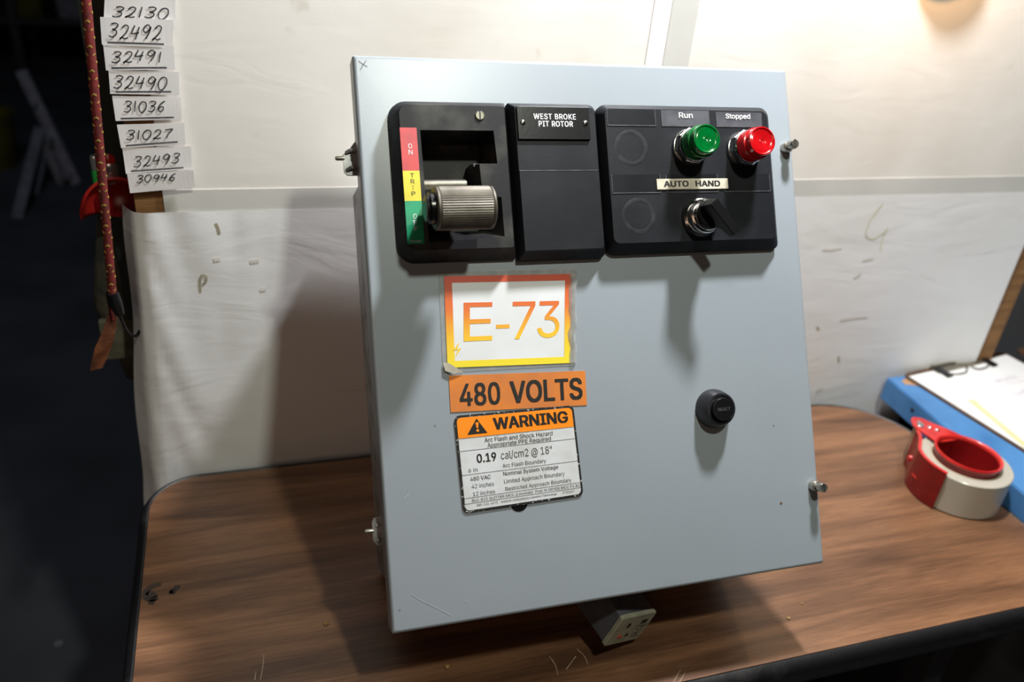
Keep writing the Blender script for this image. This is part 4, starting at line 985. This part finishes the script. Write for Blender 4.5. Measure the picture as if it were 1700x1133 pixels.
# curved guard hugging the roll at the left front
bm = bmesh.new(); gi, go = [], []
base_a = math.atan2(hdn.y, hdn.x)
a_end = math.radians(204)
pathp = []
st = Vector((*hp(L_ - 0.030, 0.0), 0)); 
n = 22
a_start = math.radians(152)
q0 = Vector((*hp(L_ - 0.026, -0.010 if False else 0.004), 0))
for k in range(n + 1):
    a = a_start + (a_end - a_start) * k / n; pathp.append(Vector((math.cos(a), math.sin(a), 0)) * (RO + 0.0015))
lead = [Vector(hp(L_ - 0.022, 0.0155)).to_3d(), Vector(hp(L_ - 0.034, 0.0235)).to_3d()]
first = pathp[0]
# choose the side of the arm nearer the guard start
if (lead[0] - first).length > (Vector(hp(L_ - 0.022, -0.0155)).to_3d() - first).length:
    lead = [Vector(hp(L_ - 0.022, -0.0115)).to_3d(), Vector(hp(L_ - 0.036, -0.0185)).to_3d()]
pathp = [Vector(p) for p in spline([tuple(lead[0]), tuple(lead[1]), tuple(pathp[0])], 5)][:-1] + pathp
for i, p in enumerate(pathp):
    d = (pathp[min(i + 1, len(pathp) - 1)] - pathp[max(i - 1, 0)]).normalized(); nn = Vector((d.y, -d.x, 0))
    if nn.dot(p) < 0: nn = -nn
    gi.append((p.x, p.y)); go.append((p.x + nn.x * 0.0022, p.y + nn.y * 0.0022))
ol_ = gi + go[::-1]
loft([(ol_, 0.0012), (ol_, RH + 0.004)], True, True, bm); bmesh.ops.recalc_face_normals(bm, faces=bm.faces)
gd = link('guard', bm, dark_red, td, True, 30); gd['label'] = 'dark red curved guard round the tape'
bm = bmesh.new(); wide = [(p[0] + (p[0] - q[0]) * 0.0, p[1]) for p, q in zip(go, gi)]
gi2 = [(g[0] * 0.97, g[1] * 0.97) for g in gi]
loft([(gi2 + [(g[0] * 1.006, g[1] * 1.006) for g in go][::-1], RH + 0.0038), (gi2 + [(g[0] * 1.006, g[1] * 1.006) for g in go][::-1], RH + 0.0052)], True, True, bm); bmesh.ops.recalc_face_normals(bm, faces=bm.faces)
link('guard_rim', bm, red_plastic, gd)
link('guard_slot', box(-0.0045, 0.0045, -0.0004, 0.0004, -0.0008, 0.0008), red_plastic, gd)
gs = bpy.data.objects[gd.children[-1].name]; m_ = pathp[len(pathp) // 2]; gs.location = (m_.x * 1.045, m_.y * 1.045, 0.022); gs.rotation_euler = (0, 0, math.atan2(m_.y, m_.x) + PI / 2)
# blade holder at the end, metal wiper plate and small red knob
tip = Vector((*hp(L_ - 0.010, 0), 0)); 
side = Vector((lead[0] - tip)).normalized()
bm = bmesh.new(); A_ = tip + hdn * 0.004 + side * 0.004; B_ = lead[1] + side * 0.004 - hdn * 0.004
dAB = (B_ - A_).normalized(); nAB = Vector((dAB.y, -dAB.x, 0))
if nAB.dot(side) < 0: nAB = -nAB
q = [A_, B_, B_ + nAB * 0.0016, A_ + nAB * 0.0016]
loft([([(p.x, p.y) for p in q], 0.003), ([(p.x, p.y) for p in q], RH + 0.002)], True, True, bm); bmesh.ops.recalc_face_normals(bm, faces=bm.faces)
wp = link('wiper_plate', bm, nickel, td)
bm = bmesh.new(); q = [A_ - hdn * 0.001 - side * 0.004, A_ - hdn * 0.011 - side * 0.003, A_ - hdn * 0.010 + side * 0.006, A_ + side * 0.005]
loft([([(p.x, p.y) for p in q], RH - 0.004), ([(p.x, p.y) for p in q], RH + 0.0075)], True, True, bm); bmesh.ops.recalc_face_normals(bm, faces=bm.faces); link('blade_holder', bm, galv, td)
kp = B_ * 1.0 + nAB * 0.0016
bm = bmesh.new(); add_lathe(bm, [(0.0035, -0.001), (0.0042, 0.002), (0.0040, 0.006), (0.002, 0.0075)], (kp.x, kp.y, 0.024), tuple(nAB), 18); link('tension_knob', bm, red_plastic, td, True, 50)
link('base_plate', lathe([(0.0385, 0.0002), (0.0385, 0.0010)], (0, 0, 0), seg=40), dark_red, td)

# ------------------------------------------------------------------ things hanging at the left end of the board
RXp, RYp = -0.121, 0.845
def hang(px, py, y): return on_plane(px, py, 1, y)
rt_ = hang(143, 0, 0.80); rbm = hang(187, 492, 0.80)
rope = thing('bungee_cord', 'red and yellow braided cord hanging beside the number tags', 'cord', (rbm.x, rbm.y, rbm.z))
top = Vector((rt_.x - rbm.x, 0, 2.3 - rbm.z)); 
def rp(t): s = t * (2.3 - rbm.z); k = (rt_.x - rbm.x) / (rt_.z - rbm.z); return Vector((k * s, 0.0, s))
bm = bmesh.new(); add_tube(bm, [rp(t / 30) for t in range(31)], 0.0040, 12); link('braid', bm, rope_red, rope, True, 60)
bm = bmesh.new(); Ln = 2.3 - rbm.z; turns = Ln / 0.020
for hel in (1, -1):
    for ph in (0, 0.5):
        k = 0
        while k < turns * 12:
            if (k % 4) < 2:
                P = []
                for j in range(3):
                    t = (k + j * 0.55) / (turns * 12)
                    if t > 1: break
                    a = hel * 2 * PI * (t * turns + ph); P.append(rp(t) + Vector((math.cos(a) * 0.0033, math.sin(a) * 0.0033, 0)))
                if len(P) > 1: add_tube(bm, P, 0.0011, 5)
            k += 2 if (k % 4) < 2 else 2
link('yellow_strands', bm, rope_yellow, rope)
bm = bmesh.new(); add_tube(bm, [(0.0, 0, 0.004), (0.001, 0, -0.006), (0.004, 0, -0.020)], [0.0060, 0.0068, 0.0045], 12); 
hk = link('end_ferrule', bm, gloss_black, rope, True, 50)
bm = bmesh.new(); add_tube(bm, spline([(0.003, 0, -0.018), (0.005, 0.01, -0.040), (0.007, 0.03, -0.060), (0.011, 0.035, -0.064), (0.015, 0.035, -0.058)], 5), 0.0016, 8)
link('wire_hook', bm, gloss_black, rope, True, 60)
lp = [hang(x, y, 0.815) for x, y in ((186, 522), (182, 545), (172, 575), (160, 612))]
st_ = thing('leather_strap', 'orange brown leather strap hanging under the cord end', 'strap', lp[0])
bm = bmesh.new()
wd_ = [0.0045, 0.0060, 0.0085, 0.0060]; V = []
LP = spline([tuple(p - lp[0]) for p in lp], 5)
for i, p in enumerate(LP):
    p = Vector(p); t = i / (len(LP) - 1) * 3; k = min(int(t), 2); w_ = wd_[k] + (wd_[k + 1] - wd_[k]) * (t - k)
    V.append([bm.verts.new(p + Vector((sx * w_, sy * 0.0022, sx * w_ * 0.2))) for sx, sy in ((-1, -1), (1, -1), (1, 1), (-1, 1))])
for a, b in zip(V, V[1:]):
    for k in range(4): bm.faces.new((a[k], a[(k + 1) % 4], b[(k + 1) % 4], b[k]))
bm.faces.new(V[0][::-1]); bm.faces.new(V[-1]); bmesh.ops.recalc_face_normals(bm, faces=bm.faces); link('strap_body', bm, leather, st_, True, 50)
bm = bmesh.new(); add_tube(bm, [Vector((0.0005, 0.0, 0.018)), Vector((0, 0, -0.006))], 0.0028, 10); link('strap_loop', bm, rope_red, st_, True)
# canvas bag
bt = hang(185, 330, 0.90); bbm = hang(205, 632, 0.90)
bag = thing('canvas_bag', 'dark khaki canvas tool bag hanging behind the left end of the board', 'bag', (bbm.x, 0.915, bbm.z))
Hh = bt.z - bbm.z; bm = bmesh.new(); rings = []
for j in range(15):
    t = j / 14; z = t * Hh
    xl_ = hang(205 + (150 - 205) * min(1, t * 2.3) + 0 * t, 632 - t * 302, 0.90).x - bbm.x if t < 0.45 else hang(150 + (t - .45) * 20, 632 - t * 302, 0.90).x - bbm.x
    xr_ = 0.055; c_ = (xl_ + xr_) / 2; hw_ = (xr_ - xl_) / 2
    rings.append([bm.verts.new((c_ + math.cos(a * PI / 10) * hw_ * (1 + .04 * math.sin(5 * t + a)), math.sin(a * PI / 10) * 0.022, z)) for a in range(20)])
for a, b in zip(rings, rings[1:]):
    for k in range(20): bm.faces.new((a[k], a[(k + 1) % 20], b[(k + 1) % 20], b[k]))
bm.faces.new(rings[0][::-1]); bm.faces.new(rings[-1]); link('bag_body', bm, khaki, bag, True, 60)
pale_patch = mat('pale_khaki_patch', (0.13, 0.125, 0.085), 0.9, c2=(0.07, 0.066, 0.045), scale=40)
px_ = hang(172, 545, 0.865); link('bag_pocket', box(-0.014, 0.040, -0.0265, -0.017, Hh * 0.16, Hh * 0.38, 0.002), pale_patch, bag)
# red brimmed cap on top of the bag
rcx = hang(200, 345, 0.88)
cp = thing('red_cap', 'red plastic brim on top of the khaki bag', 'cap', (rcx.x, 0.885, rcx.z - 0.006))
bm = bmesh.new(); R1, seg = 0.038, 24; rings = []
for j in range(7):
    t = j / 6; rings.append([bm.verts.new((math.cos(PI * k / seg) * R1 * (1.0 - 0.45 * t * t), -0.010 + 0.022 * t, math.sin(PI * k / seg) * 0.044 * (1.0 - 0.45 * t * t) - 0.004)) for k in range(seg + 1)])
for a, b in zip(rings, rings[1:]):
    for k in range(seg): bm.faces.new((a[k], b[k], b[k + 1], a[k + 1]))
o = link('brim', bm, red_plastic, cp, True, 60); md = o.modifiers.new('th', 'SOLIDIFY'); md.thickness = 0.003
link('crown', lathe([(0.030, 0.0), (0.031, 0.012), (0.024, 0.026), (0.006, 0.032)], (0.004, 0.014, 0.0), (0, 0, 1), 28), dark_red, cp, True, 60)
silver = mat('silver_metal', (0.65, 0.66, 0.68), 0.25, 0.8, c2=(0.5, 0.5, 0.5), scale=40)
green_p = mat('bright_green_plastic', (0.02, 0.35, 0.06), 0.4, c2=(0.02, 0.28, 0.05), scale=30)
zz = rcx.z + 0.030
p = hang(162, 292, 0.895); b1 = thing('small_bottle', 'small silver topped green bottle above the red cap', 'bottle', (p.x, p.y, p.z - 0.010))
link('bottle_body', lathe([(0.0052, -0.004), (0.0055, 0.014), (0.0045, 0.017)], (0, 0, 0), seg=18), green_p, b1, True, 40)
link('bottle_cap', lathe([(0.0050, 0.017), (0.0052, 0.028), (0.004, 0.031)], (0, 0, 0), seg=18), silver, b1, True, 40)
p = hang(186, 290, 0.895); b2 = thing('small_bottle', 'small white bottle with red cap beside the hanging cord', 'bottle', (p.x, p.y, p.z - 0.008))
link('bottle_body', lathe([(0.0095, 0.0), (0.0100, 0.018), (0.008, 0.022)], (0, 0, 0), seg=20), silver, b2, True, 40)
link('bottle_cap', lathe([(0.0085, 0.022), (0.0080, 0.029), (0.004, 0.034)], (0, 0, 0), seg=20), red_plastic, b2, True, 40)

# ------------------------------------------------------------------ far dark workshop
# step ladder (floor contacts measured off the photograph)
f1 = on_plane(128, 306, 2, 0.0); f2 = on_plane(28, 365, 2, 0.0)
lad = thing('step_ladder', 'aluminium step ladder standing open in the dark workshop behind', 'ladder', (f1.x, f1.y, 0))
apex = on_plane(36, 118, 1, f1.y + 0.15) - Vector((f1.x, f1.y, 0))
b2_ = on_plane(104, 306, 2, 0.0) - Vector((f1.x, f1.y, 0))
mid2 = on_plane(66, 215, 1, f1.y + 0.05) - Vector((f1.x, f1.y, 0))
f2l = Vector((f2.x - f1.x, f2.y - f1.y, 0))
def bar(a, b, w, d, nm):
    bm = bmesh.new(); a, b = Vector(a), Vector(b); dd = (b - a).normalized(); s = dd.cross(Vector((0, 1, 0))).normalized() * w / 2; e = dd.cross(s).normalized() * d / 2
    A = [bm.verts.new(a + s * i + e * j) for i, j in ((-1, -1), (1, -1), (1, 1), (-1, 1))]; B = [bm.verts.new(b + s * i + e * j) for i, j in ((-1, -1), (1, -1), (1, 1), (-1, 1))]
    for k in range(4): bm.faces.new((A[k], A[(k + 1) % 4], B[(k + 1) % 4], B[k]))
    bm.faces.new(A[::-1]); bm.faces.new(B); bmesh.ops.recalc_face_normals(bm, faces=bm.faces); return link(nm, bm, alu, lad)
bar((0, 0, 0.0), apex, 0.045, 0.025, 'rail'); bar(f2l, mid2, 0.04, 0.025, 'leg'); 
off = Vector((-0.10, 0.0, 0))
bar(b2_, mid2 + Vector((0.0, 0, 0)), 0.035, 0.02, 'rail'); bar(f2l + Vector((0.02, 0.28, 0)), mid2 + Vector((0.02, 0.1, 0)), 0.03, 0.02, 'leg')
for t in (0.10, 0.42, 0.72):
    a = Vector((0, 0, 0)).lerp(apex, t); b = b2_.lerp(mid2, min(1, t * 1.35)) if t < 0.7 else f2l.lerp(mid2, 1.0)
    bm = bmesh.new(); x0, x1 = min(a.x, b.x), max(a.x, b.x)
    add_box(bm, x0, x1, min(a.y, b.y) - 0.04, min(a.y, b.y) + 0.05, a.z - 0.012, a.z + 0.012); link('step', bm, alu, lad)
# shelving with bins along the back
sh = thing('storage_rack', 'dark storage rack with bins far behind the ladder', 'rack', (-2.3, 6.6, 0))
for x in (-1.0, 0.0, 1.0, 2.0):
    for y in (-0.25, 0.25): link('upright', box(x - .025, x + .025, y - .025, y + .025, 0, 2.2), dark_steel, sh)
for z in (0.3, 0.8, 1.3, 1.8): link('shelf', box(-1.02, 2.02, -0.27, 0.27, z, z + 0.03), dark_steel, sh)
cols = [yellow_stuff, dark_steel, mat('dull_blue_bin', (0.02, 0.04, 0.12), 0.6, c2=(0.01, 0.02, 0.06), scale=8), cardboard, alu]
rn = random.Random(11); names = ['yellow', 'black', 'blue', 'brown', 'grey']
shelfn = {0.33: 'lowest', 0.83: 'second', 1.33: 'third', 1.83: 'top'}
for z in (0.331,):
    x = -0.10; i = 0
    while x < 1.9:
        w = rn.uniform(.18, .34); h = rn.uniform(.14, .3); k = rn.randrange(5)
        bm = bmesh.new(); o1 = rounded(0, w, 0, .34, .02, 2); o2 = rounded(-.012, w + .012, -.012, .352, .02, 2); i2 = rounded(0, w, 0, .34, .015, 2); i1 = rounded(.01, w - .01, .01, .33, .015, 2)
        loft([(o1, 0), (o2, h), (i2, h), (i1, .012)], True, True, bm)
        o = link('storage_bin', bm, cols[k], None); o.location = (-2.3 + x, 6.43, z)
        tag(o, '%s bin, %s from the left on the lowest shelf of the dark rack' % (names[k], ['first', 'second', 'third', 'fourth', 'fifth', 'sixth', 'seventh', 'eighth', 'ninth'][i]), 'bin', 'bins on the dark rack'); x += w + rn.uniform(.04, .12); i += 1
p = on_plane(-8, 275, 2, 0.0)
bk = thing('yellow_bucket', 'dull yellow bucket on the floor left of the ladder', 'bucket', (p.x, p.y, 0))
link('bucket_body', lathe([(0.09, 0), (0.12, 0.24), (0.125, 0.25), (0.115, 0.25), (0.086, 0.01)], (0, 0, 0), seg=28, cap1=True), yellow_stuff, bk, True, 40)
bm = bmesh.new(); add_tube(bm, [(math.cos(PI * k / 12) * 0.122, -0.03 - 0.06 * math.sin(PI * k / 12), 0.24 - 0.05 * math.sin(PI * k / 12)) for k in range(13)], 0.003, 6); link('wire_handle', bm, dark_steel, bk)
p = on_plane(97, 1070, 2, 0.0)
o = link('steel_washer', lathe([(0.003, 0), (0.007, 0), (0.007, 0.0015), (0.003, 0.0015), (0.003, 0.0)], (0, 0, 0), seg=20, cap0=False, cap1=False), alu); o.location = p + Vector((0, 0, 0.0003)); tag(o, 'small bright washer lying on the dark floor at lower left', 'washer')
# machine parts seen past the right end of the board
p = on_plane(1715, 560, 1, 1.5)
cab = thing('pale_machine', 'pale grey machine housing seen past the right end of the board', 'machine', (2.02, 1.5, 0))
link('housing', box(-0.20, 0.25, 0.0, 0.4, 0.0, 0.60, 0.01), mat('pale_machine_paint', (0.42, 0.43, 0.52), 0.6, c2=(0.35, 0.36, 0.42), scale=5), cab)
link('control_head', box(-0.17, 0.22, 0.05, 0.36, 0.60, 0.72, 0.01), yellow_stuff, cab)

# ------------------------------------------------------------------ unseen lamp base added above the frame to cast a soft shadow on the board
lmp = thing('shadow_lamp_base', 'unseen tan lamp base added to cast a soft shadow on the board at upper right', 'lamp', CAM + Vector((0.780, YW - 0.001, -0.012)))
tan_shade = mat('tan_enamel', (0.5, 0.36, 0.2), 0.4, c2=(0.4, 0.28, 0.15), scale=20)
link('shadow_disc', lathe([(0.050, 0.0), (0.050, 0.010), (0.036, 0.018)], (0, 0, 0), (0, -1, 0), 40), tan_shade, lmp, True, 40)
link('socket', lathe([(0.012, 0.0), (0.012, 0.006), (0.009, 0.008)], (0, -0.017, 0.020), (0, -1, 0.0), 20), dark_steel, lmp, True, 40)
